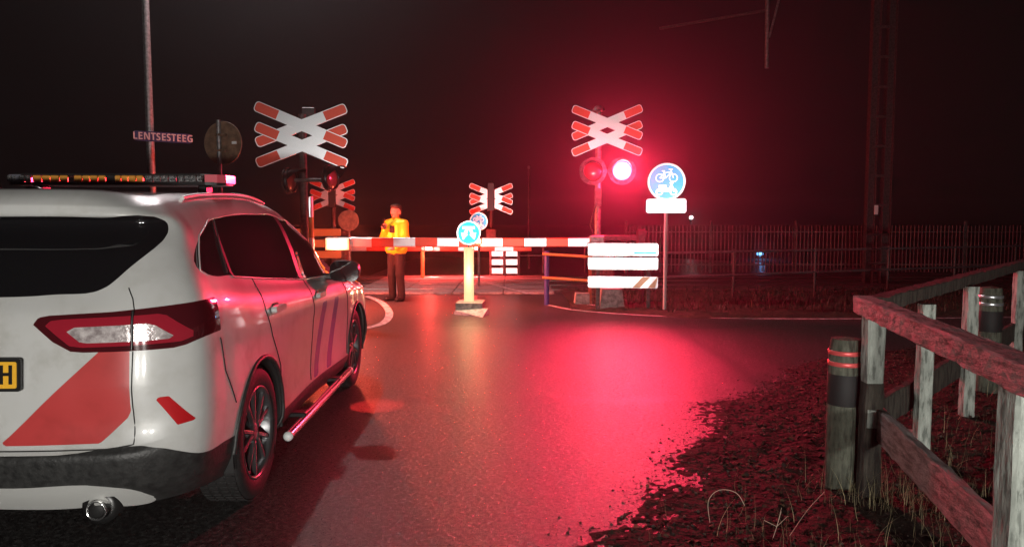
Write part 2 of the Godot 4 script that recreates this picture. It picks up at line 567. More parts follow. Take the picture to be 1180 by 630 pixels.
func text(parent: Node, s: String, height: float, at: Vector3, m: Material, squeeze := 1.0) -> void:
	var t := TextMesh.new()
	var f := SystemFont.new()
	f.font_names = PackedStringArray(["Droid Sans"])
	f.font_weight = 700
	t.font = f
	t.text = s
	t.font_size = 64
	t.pixel_size = height / 46.0
	t.depth = 0.002
	t.curve_step = 1.0
	var o := put("lettering", t, m, parent, at)
	o.scale = Vector3(squeeze, 1, 1)

# ------------------------------------------------------------------ crossing signals
func blade(parent: Node, at: Vector3, tilt: float, length: float, white: Material, red: Material) -> void:
	var w := length * 0.112
	var o := Node3D.new()
	o.name = "blade"
	parent.add_child(o, true)
	o.position = at
	o.rotation.z = tilt
	var st := mb()
	prism(st, rounded(length, w, w * 0.33), 0.014)
	build("board", st, white, o)
	for s in [-1.0, 1.0]:
		st = mb()
		var L := length * 0.235
		var p := PackedVector2Array()
		var r := rounded(L, w - 0.022, w * 0.27)
		for q in r:
			var v: Vector2 = q
			if v.x < 0: v = Vector2(-L / 2, signf(v.y) * (w - 0.022) / 2) if p.size() == 0 or p[p.size() - 1].distance_to(Vector2(-L / 2, signf(v.y) * (w - 0.022) / 2)) > 1e-4 else Vector2.INF
			if v != Vector2.INF: p.append(v * Vector2(s, 1))
		prism(st, p, 0.003, Basis.IDENTITY, Vector3(s * (length / 2 - L / 2 - 0.012), 0, 0.0142))
		build("red_tip", st, red, o)

func crossbuck(parent: Node, at: Vector3, length: float, white: Material, red: Material) -> void:
	var gap := length * 0.105
	for k in [[1, 0.0], [-1, 0.0]]:
		blade(parent, at + Vector3(0, k[0] * gap, 0.0), deg_to_rad(22.5), length, white, red)
	for k in [[1, 0.0], [-1, 0.0]]:
		blade(parent, at + Vector3(0, k[0] * gap, 0.03), deg_to_rad(-22.5), length, white, red)

func signal_head(parent: Node, at: Vector3, lit: float, r := 0.235) -> void:
	var st := mb()
	prism(st, circle(r), 0.012, Basis.IDENTITY, at)
	build("backplate", st, M.dark_steel, parent)
	st = mb()
	lathe(st, [Vector2(0.172, 0.0), Vector2(0.172, 0.06), Vector2(0.157, 0.06), Vector2(0.155, 0.03)], Basis.IDENTITY, at + Vector3(0, 0, 0.012))
	build("lamp_housing", st, M.black, parent)
	st = mb() # hood over the upper half
	for i in 14:
		var t0 := PI * i / 14.0
		var t1 := PI * (i + 1) / 14.0
		st.set_smooth_group(1)
		var c := at + Vector3(0, 0, 0.07)
		quad(st, c + Vector3(cos(t0), sin(t0), 0) * 0.168, c + Vector3(cos(t1), sin(t1), 0) * 0.168, c + Vector3(cos(t1) * 0.168, sin(t1) * 0.168, 0.2 * sin(t1)), c + Vector3(cos(t0) * 0.168, sin(t0) * 0.168, 0.2 * sin(t0)))
	build("hood", st, M.black, parent)
	st = mb()
	lathe(st, [Vector2(0.155, 0.035), Vector2(0.12, 0.052), Vector2(0.07, 0.06), Vector2(0.0, 0.063)], Basis.IDENTITY, at + Vector3(0, 0, 0.012))
	if lit > 0.0:
		build("lamp_lens", st, lamp_mat(Color(1.0, 0.12, 0.2), 2.2), parent)
		st = mb()
		lathe(st, [Vector2(0.125, 0.055), Vector2(0.11, 0.07), Vector2(0.06, 0.078), Vector2(0.0, 0.08)], Basis.IDENTITY, at + Vector3(0, 0, 0.012))
		build("lamp_core", st, lamp_mat(Color(1.0, 0.35, 0.42), lit), parent)
	else:
		var m := mat(Color(0.2, 0.01, 0.015), 0.12)
		m.clearcoat_enabled = true
		build("lens", st, m, parent)

const RED := Color(1.0, 0.022, 0.075)
const ORANGE := Color(1.0, 0.075, 0.04)
const STREET := 40.0
const SIGNAL := 53.0
const BOOM := 9.0

func signals() -> void:
	# right-hand mast: lit red lamp
	var o := thing("crossing_signal", "crossing signal mast with its right red lamp blazing under double crossbuck", "crossing signal", Vector3(1.55, 0, -12.75), deg_to_rad(-5))
	var st := mb()
	cyl(st, Vector3(-0.07, 0.0, 0), Vector3(-0.07, 3.35, 0), 0.055, 0.05, 18)
	build("mast", st, M.galvanised, o)
	st = mb()
	bx(st, Vector3(-0.07, 0.03, 0), Vector3(0.36, 0.06, 0.36))
	build("foot", st, M.concrete, o)
	crossbuck(o, Vector3(0.07, 3.02, 0.09), 1.27, M.sheet_white, M.sheet_red)
	st = mb()
	bx(st, Vector3(0.08, 2.34, 0.05), Vector3(0.6, 0.06, 0.05))
	build("cross_arm", st, M.dark_steel, o)
	signal_head(o, Vector3(-0.16, 2.34, 0.09), 0.0)
	signal_head(o, Vector3(0.33, 2.34, 0.09), 60.0)
	st = mb()
	bx(st, Vector3(-0.07, 1.9, 0.08), Vector3(0.12, 0.3, 0.1))
	build("junction_box", st, M.dark_steel, o)
	st = mb()
	tube(st, [Vector3(-0.07, 1.85, 0.12), Vector3(-0.16, 1.6, 0.12), Vector3(-0.2, 1.4, 0.08), Vector3(-0.12, 1.25, 0.06)], 0.012, 8)
	build("cable", st, M.black, o)
	st = mb()
	lathe(st, [Vector2(0.0, 0.1), Vector2(0.06, 0.09), Vector2(0.1, 0.04), Vector2(0.11, 0.0)], Basis(Vector3.RIGHT, Vector3.FORWARD, Vector3.UP), Vector3(-0.07, 3.36, 0), 20)
	build("bell", st, M.dark_steel, o)
	omni(Vector3(0.33, 2.335, 0.36), RED, SIGNAL * 0.2, 0.1, o)
	spot(Vector3(1.90, 2.335, -12.36), Vector3(-0.1, 0.9, -3.0), RED, SIGNAL, 54.0, 0.1, 1.0)
	# left-hand mast, lamps dark
	o = thing("crossing_signal", "crossing signal mast with bright double crossbuck right above the police car roof", "crossing signal", Vector3(-2.96, 0, -10.5), deg_to_rad(9))
	st = mb()
	cyl(st, Vector3(0, 0, -0.06), Vector3(0, 3.0, -0.06), 0.06, 0.055, 18)
	build("mast", st, M.dark_steel, o)
	crossbuck(o, Vector3(0, 2.69, 0.03), 1.34, M.sheet_white, M.sheet_red)
	st = mb()
	bx(st, Vector3(0.08, 3.0, -0.16), Vector3(0.18, 0.2, 0.14))
	build("bell_box", st, M.black, o)
	st = mb()
	bx(st, Vector3(0.06, 2.07, 0.0), Vector3(0.56, 0.05, 0.05))
	build("cross_arm", st, M.dark_steel, o)
	for k in [[-0.2, 2.06, 70.0], [0.36, 2.1, 62.0]]: # turned to the side street
		var head := Node3D.new()
		head.name = "signal_head"
		o.add_child(head, true)
		head.position = Vector3(k[0], k[1], 0.05)
		head.rotation_degrees.y = k[2]
		signal_head(head, Vector3.ZERO, 0.0, 0.19)
	var far_pole := thing("lamp_post", "thin dark post standing far off between the small crossbuck and barrier mast", "post", Vector3(0.52, 0, -23.0))
	st = mb()
	cyl(st, Vector3(0, -0.05, 0), Vector3(0, 3.1, 0), 0.04, 0.03, 10)
	build("pole", st, M.dark_steel, far_pole)
	st = mb()
	bx(st, Vector3(0, 3.14, 0), Vector3(0.1, 0.08, 0.1))
	build("cap", st, M.dark_steel, far_pole)
	# far side
	far_mast(Vector3(-0.59, 0, -21.0), "distant white crossbuck behind the round blue signs, split by its dark post", 2.11, 0.0)
	far_mast(Vector3(-4.95, 0, -20.5), "distant crossbuck glowing red beside the police car's windscreen", 2.2, 0.1)

func far_mast(at: Vector3, label: String, y: float, turn: float) -> void:
	var o := thing("crossing_signal", label, "crossing signal", at, turn)
	var st := mb()
	cyl(st, Vector3(0, 0, 0.0), Vector3(0, y + 0.5, 0), 0.06, 0.055, 14)
	build("mast", st, M.dark_steel, o)
	crossbuck(o, Vector3(0, y, 0.08), 1.3, M.sheet_white, M.sheet_red)
	st = mb() # the mast head box stands before the middle of the cross
	bx(st, Vector3(0, y + 0.05, 0.2), Vector3(0.2, 0.8, 0.12), Basis.IDENTITY, 0.02)
	build("mast_box", st, M.black, o)
	st = mb()
	bx(st, Vector3(0, 1.1, 0.1), Vector3(0.3, 0.35, 0.18), Basis.IDENTITY, 0.02)
	build("junction_box", st, M.dark_steel, o)

# ------------------------------------------------------------------ barriers
func boom(o: Node3D, x0: float, x1: float, y: float, h: float, n: int, white: Material, red: Material) -> void:
	for i in n:
		var a := lerpf(x0, x1, float(i) / n)
		var b := lerpf(x0, x1, float(i + 1) / n)
		var st := mb()
		prism(st, rounded(0.05, h, 0.02), absf(b - a) - 0.004, Basis(Vector3(0, 0, 1), Vector3.UP, Vector3.RIGHT * -1.0), Vector3(maxf(a, b) - 0.002, y, 0))
		build("boom_segment", st, white if i % 2 == 0 else red, o)

func boom_lamp(o: Node3D, at: Vector3, w: float, h: float, energy: float, light: float, col := ORANGE) -> void:
	var st := mb()
	bx(st, at, Vector3(w + 0.03, h + 0.03, 0.09), Basis.IDENTITY, 0.02)
	build("lamp_box", st, M.black, o)
	st = mb()
	bx(st, at + Vector3(0, 0, 0.05), Vector3(w, h, 0.03), Basis.IDENTITY, 0.012)
	build("lamp_lens", st, lamp_mat(Color(1.0, 0.2, 0.05), 1.7), o)
	st = mb()
	bx(st, at + Vector3(0, 0, 0.06), Vector3(w * 0.78, h * 0.7, 0.03), Basis.IDENTITY, 0.012)
	build("lamp_core", st, lamp_mat(Color(1.0, 0.42, 0.25), energy), o)
	omni(at + Vector3(0, 0, 0.16), col, light * 0.5, 0.06, o)
	st = mb() # the lamp also shines backwards
	bx(st, at - Vector3(0, 0, 0.05), Vector3(w, h, 0.03), Basis.IDENTITY, 0.012)
	build("lamp_lens", st, lamp_mat(Color(1.0, 0.3, 0.16), energy), o)
	omni(at - Vector3(0, 0, 0.16), col, light * 1.6, 0.06, o)

func barriers() -> void:
	var o := thing("barrier_gate", "nearer red and white barrier arm across the road with glowing tip lamp", "barrier", Vector3(1.43, 0, -12.6))
	boom(o, -0.1, -4.2, 1.13, 0.165, 11, M.sheet_white, M.sheet_red)
	boom_lamp(o, Vector3(-4.4, 1.1, 0.02), 0.4, 0.2, 30.0, BOOM)
	boom_lamp(o, Vector3(-2.0, 1.15, 0.09), 0.1, 0.08, 26.0, BOOM * 0.35)
	var st := mb()
	bx(st, Vector3(0.02, 1.15, 0), Vector3(0.26, 0.2, 0.16), Basis.IDENTITY, 0.02)
	build("pivot", st, M.galvanised, o)
	st = mb()
	bx(st, Vector3(0.12, 0.55, -0.2), Vector3(0.42, 1.1, 0.36), Basis.IDENTITY, 0.03)
	build("drive_cabinet", st, M.rusty, o)
	st = mb()
	bx(st, Vector3(0.5, 1.2, -0.22), Vector3(0.7, 0.1, 0.06), Basis.IDENTITY, 0.01)
	bx(st, Vector3(0.82, 1.2, -0.22), Vector3(0.16, 0.3, 0.14), Basis.IDENTITY, 0.02)
	build("counterweight", st, M.dark_steel, o)
	o = thing("barrier_gate", "farther barrier arm across the tracks with a small red lamp in its middle", "barrier", Vector3(-4.4, 0, -18.9))
	boom(o, 0.2, 4.9, 0.78, 0.13, 10, M.sheet_white, M.sheet_red)
	boom_lamp(o, Vector3(2.28, 0.8, 0.08), 0.2, 0.12, 30.0, BOOM * 0.6, Color(1.0, 0.05, 0.04))
	boom_lamp(o, Vector3(3.5, 0.8, 0.08), 0.12, 0.1, 20.0, BOOM * 0.35, Color(1.0, 0.05, 0.05))
	st = mb()
	bx(st, Vector3(0, 0.5, 0), Vector3(0.4, 1.0, 0.4), Basis.IDENTITY, 0.03)
	build("drive_cabinet", st, M.rusty, o)
	st = mb()
	cyl(st, Vector3(2.1, 0, 0), Vector3(2.1, 0.75, 0), 0.05, 0.05, 12)
	build("rest_post", st, M.orange_paint_and_glow, o)  # orange stands for lamp glow on the post
	# board fence before the barrier drive
	o = thing("barrier_boards", "three bright white horizontal boards in front of the barrier machine", "fence boards", Vector3(1.845, 0, -12.25), deg_to_rad(-7))
	var ys := [[1.022, 0.205], [0.79, 0.2], [0.482, 0.19]]
	for i in 3:
		var b := Node3D.new()
		b.name = "board"
		o.add_child(b, true)
		b.position = Vector3(0, ys[i][0], 0.05)
		st = mb()
		prism(st, rounded(1.15, ys[i][1], 0.025), 0.022)
		build("panel", st, M.sheet_white, b)
		if i == 0: # thin blue print at the right end
			for k in [[0.36, -0.055, 0.36, 0.03], [0.41, 0.01, 0.26, 0.012], [0.40, 0.045, 0.28, 0.008]]:
				st = mb()
				bx(st, Vector3(k[0], k[1], 0.0235), Vector3(k[2], k[3], 0.003), Basis.IDENTITY, 0.0005)
				build("print", st, M.sheet_blue, b)
		if i == 2:
			for k in [0.25, 0.5]:
				st = mb()
				var r: float = minf(k + 0.2, 0.565)
				prism(st, PackedVector2Array([Vector2(k - 0.09, -0.09), Vector2(minf(k + 0.03, 0.56), -0.09), Vector2(r, 0.09 if k < 0.4 else 0.05), Vector2(k + 0.07 if k < 0.4 else r, 0.09)]), 0.003, Basis.IDENTITY, Vector3(0, 0, 0.0222))
				build("stripe", st, mat(Color(0.75, 0.42, 0.26), 0.4, 0.5), b)
	for x in [-0.41, 0.42]:
		st = mb()
		bx(st, Vector3(x, 0.57, 0.012), Vector3(0.07, 1.14, 0.06))
		build("post", st, M.dark_steel, o)
	# concrete blocks at the foot of the mast
	for a in [[1.23, 12.95, 0.3, 0.24, "small concrete block half hidden behind the barrier boards' left post"], [1.68, 12.55, 0.42, 0.36, "larger tapered concrete block under the white boards"]]:
		st = mb()
		var w: float = a[2]
		var h: float = a[3]
		prism(st, PackedVector2Array([Vector2(-w / 2, 0), Vector2(w / 2, 0), Vector2(w * 0.38, h), Vector2(-w * 0.4, h)]), 0.3)
		tag(build("concrete_block", st, M.concrete, self, Vector3(a[0], 0.0, -a[1])), a[4], "concrete block", "concrete blocks at the barrier")
	# boards on the far side
	o = thing("barrier_boards", "distant pink lit board fence below the small white crossbuck", "fence boards", Vector3(-0.22, 0, -19.6), 0.0)
	for r in 3:
		for c in 2:
			st = mb()
			prism(st, rounded(0.3, 0.15, 0.01), 0.02)
			build("panel", st, M.sheet_white, o, Vector3(-0.17 + c * 0.38, 0.17 + r * 0.23, 0.03))
	for x in [-0.36, 0.01, 0.4]:
		st = mb()
		bx(st, Vector3(x, 0.38, 0), Vector3(0.05, 0.76, 0.05))
		build("post", st, M.dark_steel, o)
	# striped post left
	o = thing("striped_post", "upright white and orange banded post behind the police car's windscreen", "post", Vector3(-3.06, 0, -11.2))
	for i in 6:
		st = mb()
		cyl(st, Vector3(0, i * 0.31, 0), Vector3(0, i * 0.31 + 0.308, 0), 0.052, 0.052, 16)
		build("band", st, [M.sheet_white, M.orange_paint_and_glow][(i + 1) % 2], o)
	o = thing("striped_boards", "boards with orange lamp glow in their colour below the red lit crossbuck beside the car", "fence boards", Vector3(-4.6, 0, -17.5))
	for i in 3:
		st = mb()
		prism(st, rounded(1.1, 0.17, 0.02), 0.02, Basis.IDENTITY, Vector3(0, 0.7 + i * 0.26, 0.03))
		build("board", st, M.orange_paint_and_glow, o)  # lamp glow put into the board colour
	for x in [-0.4, 0.4]:
		st = mb()
		bx(st, Vector3(x, 0.68, 0), Vector3(0.06, 1.36, 0.05))
		build("post", st, M.dark_steel, o)

# ------------------------------------------------------------------ traffic signs
func ring_flat(st: SurfaceTool, c: Vector2, r: float, w: float, z: float, n := 28) -> void:
	st.set_smooth_group(-1)
	for i in n:
		var a := Vector2(cos(TAU * i / n), sin(TAU * i / n))
		var b := Vector2(cos(TAU * (i + 1) / n), sin(TAU * (i + 1) / n))
		var p := [c + a * (r - w), c + a * r, c + b * r, c + b * (r - w)]
		quad(st, Vector3(p[0].x, p[0].y, z), Vector3(p[1].x, p[1].y, z), Vector3(p[2].x, p[2].y, z), Vector3(p[3].x, p[3].y, z))

func bar_flat(st: SurfaceTool, a: Vector2, b: Vector2, w: float, z: float) -> void:
	st.set_smooth_group(-1)
	var s := (b - a).normalized().orthogonal() * w / 2
	quad(st, Vector3(a.x + s.x, a.y + s.y, z), Vector3(a.x - s.x, a.y - s.y, z), Vector3(b.x - s.x, b.y - s.y, z), Vector3(b.x + s.x, b.y + s.y, z))

func bicycle(st: SurfaceTool, c: Vector2, k: float, z: float) -> void:
	var L := c + Vector2(-0.1, 0) * k
	var R := c + Vector2(0.1, 0) * k
	ring_flat(st, L, 0.066 * k, 0.016 * k, z)
	ring_flat(st, R, 0.066 * k, 0.016 * k, z)
	var bb := c + Vector2(-0.01, 0.0) * k
	var seat := c + Vector2(-0.045, 0.1) * k
	var head := c + Vector2(0.07, 0.09) * k
	for p in [[L, bb], [bb, seat], [L, c + Vector2(-0.035, 0.075) * k], [bb, head], [c + Vector2(-0.035, 0.075) * k, head], [R, c + Vector2(0.06, 0.125) * k], [c + Vector2(0.03, 0.13) * k, c + Vector2(0.09, 0.125) * k], [seat + Vector2(-0.025, 0.005) * k, seat + Vector2(0.02, 0.005) * k]]:
		bar_flat(st, p[0], p[1], 0.017 * k, z)

func round_sign(o: Node3D, at: Vector3, r: float, icon: int) -> void:
	var b := Node3D.new()
	b.name = "sign_face"
	o.add_child(b, true)
	b.position = at
	var st := mb()
	prism(st, circle(r, 48), 0.012)
	build("disc", st, M.sheet_white, b)
	st = mb()
	prism(st, circle(r * 0.9, 48), 0.003, Basis.IDENTITY, Vector3(0, 0, 0.0122))
	build("blue_field", st, M.sheet_blue, b)
	st = mb()
	var k := r / 0.295
	if icon == 0: # bicycle over moped
		bicycle(st, Vector2(0.0, 0.06 * k), k * 1.05, 0.0162)
		ring_flat(st, Vector2(-0.11, -0.16) * k, 0.058 * k, 0.024 * k, 0.0162)
		ring_flat(st, Vector2(0.11, -0.16) * k, 0.058 * k, 0.024 * k, 0.0162)
		for p in [[Vector2(-0.12, -0.13), Vector2(0.04, -0.13), 0.06], [Vector2(0.04, -0.15), Vector2(0.085, -0.02), 0.03], [Vector2(-0.12, -0.07), Vector2(0.0, -0.075), 0.045], [Vector2(0.05, -0.02), Vector2(0.11, -0.02), 0.02], [Vector2(0.085, -0.06), Vector2(0.12, -0.16), 0.026]]:
			bar_flat(st, p[0] * k, p[1] * k, p[2] * k, 0.0166)
	else: # two arrows that part downwards
		for s in [-1.0, 1.0]:
			bar_flat(st, Vector2(s * 0.02, 0.15) * k, Vector2(s * 0.1, -0.06) * k, 0.07 * k, 0.0162)
			st.set_smooth_group(-1)
			var t := [Vector2(s * 0.02, -0.04) * k, Vector2(s * 0.19, 0.01) * k, Vector2(s * 0.14, -0.17) * k]
			tri_out(st, Vector3(t[0].x, t[0].y, 0.0164), Vector3(t[1].x, t[1].y, 0.0164), Vector3(t[2].x, t[2].y, 0.0164), Vector3(0, 0, -1))
		bar_flat(st, Vector2(-0.15, 0.13) * k, Vector2(0.15, 0.13) * k, 0.06 * k, 0.0166)
	build("pictogram", st, M.sheet_white, b)
	st = mb()
	bx(st, Vector3(0, 0, -0.02), Vector3(r * 0.5, 0.04, 0.035))
	build("clamp", st, M.galvanised, b)

func signs() -> void:
	var o := thing("cycle_sign", "large round blue bicycle and moped sign over a white plate on a thin pole", "traffic sign", Vector3(2.48, 0, -11.9), deg_to_rad(-11))
	var st := mb()
	cyl(st, Vector3(0, -0.05, -0.045), Vector3(0, 2.3, -0.045), 0.03, 0.03, 14)
	build("pole", st, M.bright_pole, o)
	round_sign(o, Vector3(0, 2.12, 0), 0.298, 0)
	st = mb()
	prism(st, rounded(0.63, 0.225, 0.035), 0.01, Basis.IDENTITY, Vector3(0, 1.735, 0))
	build("plate", st, M.sheet_white, o)
	st = mb()
	bx(st, Vector3(-0.2, 1.735, 0.0115), Vector3(0.06, 0.012, 0.003), Basis.IDENTITY, 0.0005)
	build("print", st, M.black, o)
	# keep-either-side bollard on its kerb island
	o = thing("traffic_bollard", "glowing pale yellow traffic column with round blue sign on a small island", "bollard", Vector3(-0.71, 0, -12.1), deg_to_rad(3))
	st = mb()
	lathe(st, [Vector2(0.0, 0.0), Vector2(0.082, 0.0), Vector2(0.08, 0.86), Vector2(0.07, 0.89), Vector2(0.0, 0.9)], Basis(Vector3.RIGHT, Vector3.FORWARD, Vector3.UP), Vector3(0, 0.17, 0), 28)
	build("light_column", st, lamp_mat(Color(1.0, 0.78, 0.36), 0.95), o)
	omni(Vector3(0, 0.6, 0.3), Color(1.0, 0.78, 0.36), 0.35, 0.1, o)
	round_sign(o, Vector3(0, 1.3, 0.05), 0.195, 1)
	st = mb()
	cyl(st, Vector3(0, 1.05, 0.02), Vector3(0, 1.4, 0.02), 0.02, 0.02, 10)
	build("bracket", st, M.galvanised, o)
	o = thing("kerb_island", "low grey kerb island with a pale pointed nose under the traffic column", "kerb island", Vector3(-0.68, 0, -12.1))
	st = mb()
	prism(st, PackedVector2Array([Vector2(-0.23, -0.32), Vector2(0.2, -0.32), Vector2(0.23, 0.2), Vector2(-0.2, 0.2)]), 0.175, Basis(Vector3.RIGHT, Vector3.FORWARD, Vector3.UP))
	build("block", st, M.concrete, o)
	st = mb()
	st.set_smooth_group(-1)
	var c := Vector3(0.05, -0.02, 0.35)
	var top := [Vector3(-0.24, 0.06, 0.325), Vector3(0.3, 0.1, 0.325), Vector3(0.22, 0.0, 0.72)]
	tri(st, top[0], top[2], top[1])
	tri(st, top[0], Vector3(-0.26, -0.01, 0.325), top[2])
	tri(st, top[1], top[2], Vector3(0.32, -0.01, 0.325))
	tri(st, top[0], top[1], Vector3(0.32, -0.01, 0.325)); tri(st, top[0], Vector3(0.32, -0.01, 0.325), Vector3(-0.26, -0.01, 0.325))
	build("nose", st, M.marking, o)
	o = thing("cycle_sign", "smaller round blue sign just behind the glowing traffic column", "traffic sign", Vector3(-0.74, 0, -16.4))
	st = mb()
	cyl(st, Vector3(0, -0.05, -0.04), Vector3(0, 1.6, -0.04), 0.028, 0.028, 12)
	build("pole", st, M.galvanised, o)
	round_sign(o, Vector3(0, 1.48, 0), 0.2, 0)
	# back of a round sign, left
	o = thing("round_sign", "back of a round traffic sign, brown from painted orange light, left of the bright crossbuck", "traffic sign", Vector3(-3.78, 0, -9.6), deg_to_rad(-14))
	st = mb()
	prism(st, circle(0.27, 48), 0.014, Basis.IDENTITY, Vector3(0.03, 2.5, -0.05))
	build("disc", st, M.lit_sign_back, o)
	st = mb()
	var ring := []
	for i in 48: ring.append(Vector3(0.03 + cos(TAU * i / 48) * 0.27, 2.5 + sin(TAU * i / 48) * 0.27, -0.043))
	tube(st, ring, 0.009, 6, true)
	build("rim", st, M.lit_sign_back, o)
	st = mb()
	cyl(st, Vector3(0, -0.05, 0), Vector3(0, 2.79, 0), 0.028, 0.028, 14)
	build("pole", st, M.galvanised, o)
	for y in [2.4, 2.6]:
		st = mb()
		bx(st, Vector3(0.02, y, -0.01), Vector3(0.16, 0.035, 0.075))
		build("clamp", st, M.lit_sign_back, o)
	st = mb()
	bx(st, Vector3(0.2, 2.5, -0.033), Vector3(0.07, 0.035, 0.004))
	build("sticker", st, M.paint_white, o)
	o = thing("round_sign", "small dark round sign lit red below the distant left crossbuck", "traffic sign", Vector3(-3.75, 0, -17.0))
	st = mb()
	prism(st, circle(0.24, 36), 0.014, Basis.IDENTITY, Vector3(0, 1.5, 0.03))
	build("disc", st, M.lit_sign_back, o)
	st = mb()
	cyl(st, Vector3(0, -0.05, 0), Vector3(0, 1.75, 0), 0.028, 0.028, 12)
	build("pole", st, M.galvanised, o)

# ------------------------------------------------------------------ railings and fence
func railings() -> void:
	var o := thing("pedestrian_railing", "short railing with blue post and two rails with orange lamp glow in their colour left of the white boards", "railing", Vector3(0.62, 0, -13.1))
	var st := mb()
	cyl(st, Vector3(0, -0.02, 0), Vector3(0, 0.96, 0), 0.045, 0.045, 16)
	build("post", st, M.paint_blue, o)
	for y in [0.9, 0.48]:
		st = mb()
		cyl(st, Vector3(-0.08, y + 0.01, 0.06), Vector3(0.9, y - 0.04, 0.25), 0.024, 0.024, 12)
		build("rail", st, M.orange_paint_and_glow, o)  # rails carry the orange glow of the lamps as colour
	# long tubular railing to the right
	var a := Vector3(2.3, 0, -12.9)
	var b := Vector3(13.2, 0, -17.4)
	o = thing("tubular_railing", "long dim two rail tube railing running right from the blue cycle sign", "railing", a)
	var n := 6
	for i in n + 1:
		st = mb()
		var p := (b - a) * i / n
		cyl(st, p, p + Vector3(0, 0.98, 0), 0.026, 0.026, 12)
		build("post", st, M.dark_steel, o)
		if i < n:
			for y in [0.93, 0.5]:
				st = mb()
				cyl(st, p + Vector3(0, y, 0.045), (b - a) * (i + 1) / n + Vector3(0, y, 0.045), 0.022, 0.022, 10)
				build("rail", st, M.galvanised, o)
	a = Vector3(-0.3, 0, -21.2)
	o = thing("tubular_railing", "low railing behind the barrier between the traffic column and the boards", "railing", a)
	for i in 3:
		st = mb()
		cyl(st, Vector3(1.2 * i, 0, 0), Vector3(1.2 * i, 0.95, 0), 0.03, 0.03, 12)
		build("post", st, M.galvanised, o)
	for y in [0.9, 0.5]:
		st = mb()
		cyl(st, Vector3(0, y, 0.04), Vector3(2.9, y, 0.04), 0.022, 0.022, 10)
		build("rail", st, M.galvanised, o)
	# palisade fence along the track
	o = thing("bar_fence", "long grey fence of thin upright bars behind the tube railing", "fence", Vector3(3.3, 0, -21.0))
	st = mb()
	bx(st, Vector3.ZERO, Vector3(0.028, 1.32, 0.02), Basis.IDENTITY, 0.004)
	st.generate_normals()
	var bar := st.commit()
	for i in 112:
		var q := put("bar", bar, M.galvanised, o, Vector3(0.06 + i * 0.108, 0.7 + rng.randf_range(-0.006, 0.006), rng.randf_range(-0.006, 0.006)))
		q.rotation.z = rng.randf_range(-0.012, 0.012)
	for y in [0.25, 1.18]:
		st = mb()
		bx(st, Vector3(6.0, y, -0.03), Vector3(12.2, 0.04, 0.03))
		build("cross_rail", st, M.galvanised, o)
	for i in 6:
		st = mb()
		bx(st, Vector3(i * 2.42 - 0.05, 0.74, -0.06), Vector3(0.07, 1.5, 0.06))
		build("post", st, M.galvanised, o)

func catenary() -> void:
	var o := thing("catenary_mast", "pair of dark upright steel beams carrying overhead wire gear, right of the fence", "catenary mast", Vector3(8.6, 0, -17.4))
	for x in [-0.16, 0.16]:
		var st := mb()
		for k in [[0.0, 0.2, 0.016], [-0.09, 0.016, 0.16], [0.09, 0.016, 0.16]]:
			bx(st, Vector3(x * 1.15 + k[0], 4.2, 0), Vector3(k[1], 8.4, k[2]), Basis.IDENTITY, 0.003)
		build("beam", st, M.dark_steel, o)
	for i in 12:
		var st := mb()
		bx(st, Vector3(0, 0.5 + i * 0.68, 0.09), Vector3(0.42, 0.06, 0.012))
		build("batten", st, M.dark_steel, o)
	var st := mb()
	bx(st, Vector3(-0.08, 1.75, 0.1), Vector3(0.09, 0.22, 0.01))
	build("number_plate", st, M.paint_white, o)
	st = mb()
	for y in [7.3, 7.9]:
		cyl(st, Vector3(0.3, y, 0), Vector3(-21, y, 0), 0.06, 0.06, 10)
	build("portal_chord", st, M.dark_steel, o)
	st = mb()
	for i in 20:
		cyl(st, Vector3(-i * 1.05, 7.3 + 0.6 * (i % 2), 0), Vector3(-(i + 1) * 1.05, 7.3 + 0.6 * ((i + 1) % 2), 0), 0.03, 0.03, 6, false)
	build("portal_lacing", st, M.dark_steel, o)
	st = mb()
	cyl(st, Vector3(-2.72, 5.0, 0.1), Vector3(-2.76, 7.3, 0.1), 0.05, 0.045, 12)
	build("drop_tube", st, M.galvanised, o)
	st = mb()
	cyl(st, Vector3(-2.68, 5.7, 0.1), Vector3(-2.3, 7.3, 0.1), 0.025, 0.025, 10)
	build("brace", st, M.galvanised, o)
	st = mb()
	cyl(st, Vector3(-2.8, 6.3, 0.1), Vector3(-5.2, 5.9, 0.1), 0.03, 0.03, 10)
	build("steady_arm", st, M.dark_steel, o)

# ------------------------------------------------------------------ wooden fence and bollards
func plank(a: Vector3, b: Vector3, h: float, w: float, m: Material, parent: Node, called: String, sd: int) -> void:
	# a worn timber from a to b: its own axes lie along z, edges slightly uneven
	var d := b - a
	var L := d.length()
	var st := mb()
	st.set_smooth_group(-1)
	var n: int = maxi(3, int(L / 0.07))
	var nn := noise(3.5, 3, sd)
	var last := []
	for i in n + 1:
		var z := L * i / n
		var ring := []
		var e := 0.1
		for k in 8:
			var c: Vector2 = [Vector2(-1 + e * 2, -1), Vector2(1 - e * 2, -1), Vector2(1, -1 + e), Vector2(1, 1 - e), Vector2(1 - e * 2, 1), Vector2(-1 + e * 2, 1), Vector2(-1, 1 - e), Vector2(-1, -1 + e)][k]
			ring.append(Vector3(c.x * w / 2 + nn.get_noise_2d(z * 2.0, k * 7.0) * 0.007, c.y * h / 2 + nn.get_noise_2d(z * 2.0, k * 7.0 + 50) * 0.009, -z))
		if last:
			for k in 8: quad(st, last[k], last[(k + 1) % 8], ring[(k + 1) % 8], ring[k])
		last = ring
		if i == 0 or i == n:
			var mid := Vector3(0, 0, -z)
			for k in 8:
				if i == 0: tri(st, mid, ring[(k + 1) % 8], ring[k])
				else: tri(st, mid, ring[k], ring[(k + 1) % 8])
	var o := build(called, st, m, parent, a)
	o.basis = Basis.looking_at(d.normalized())

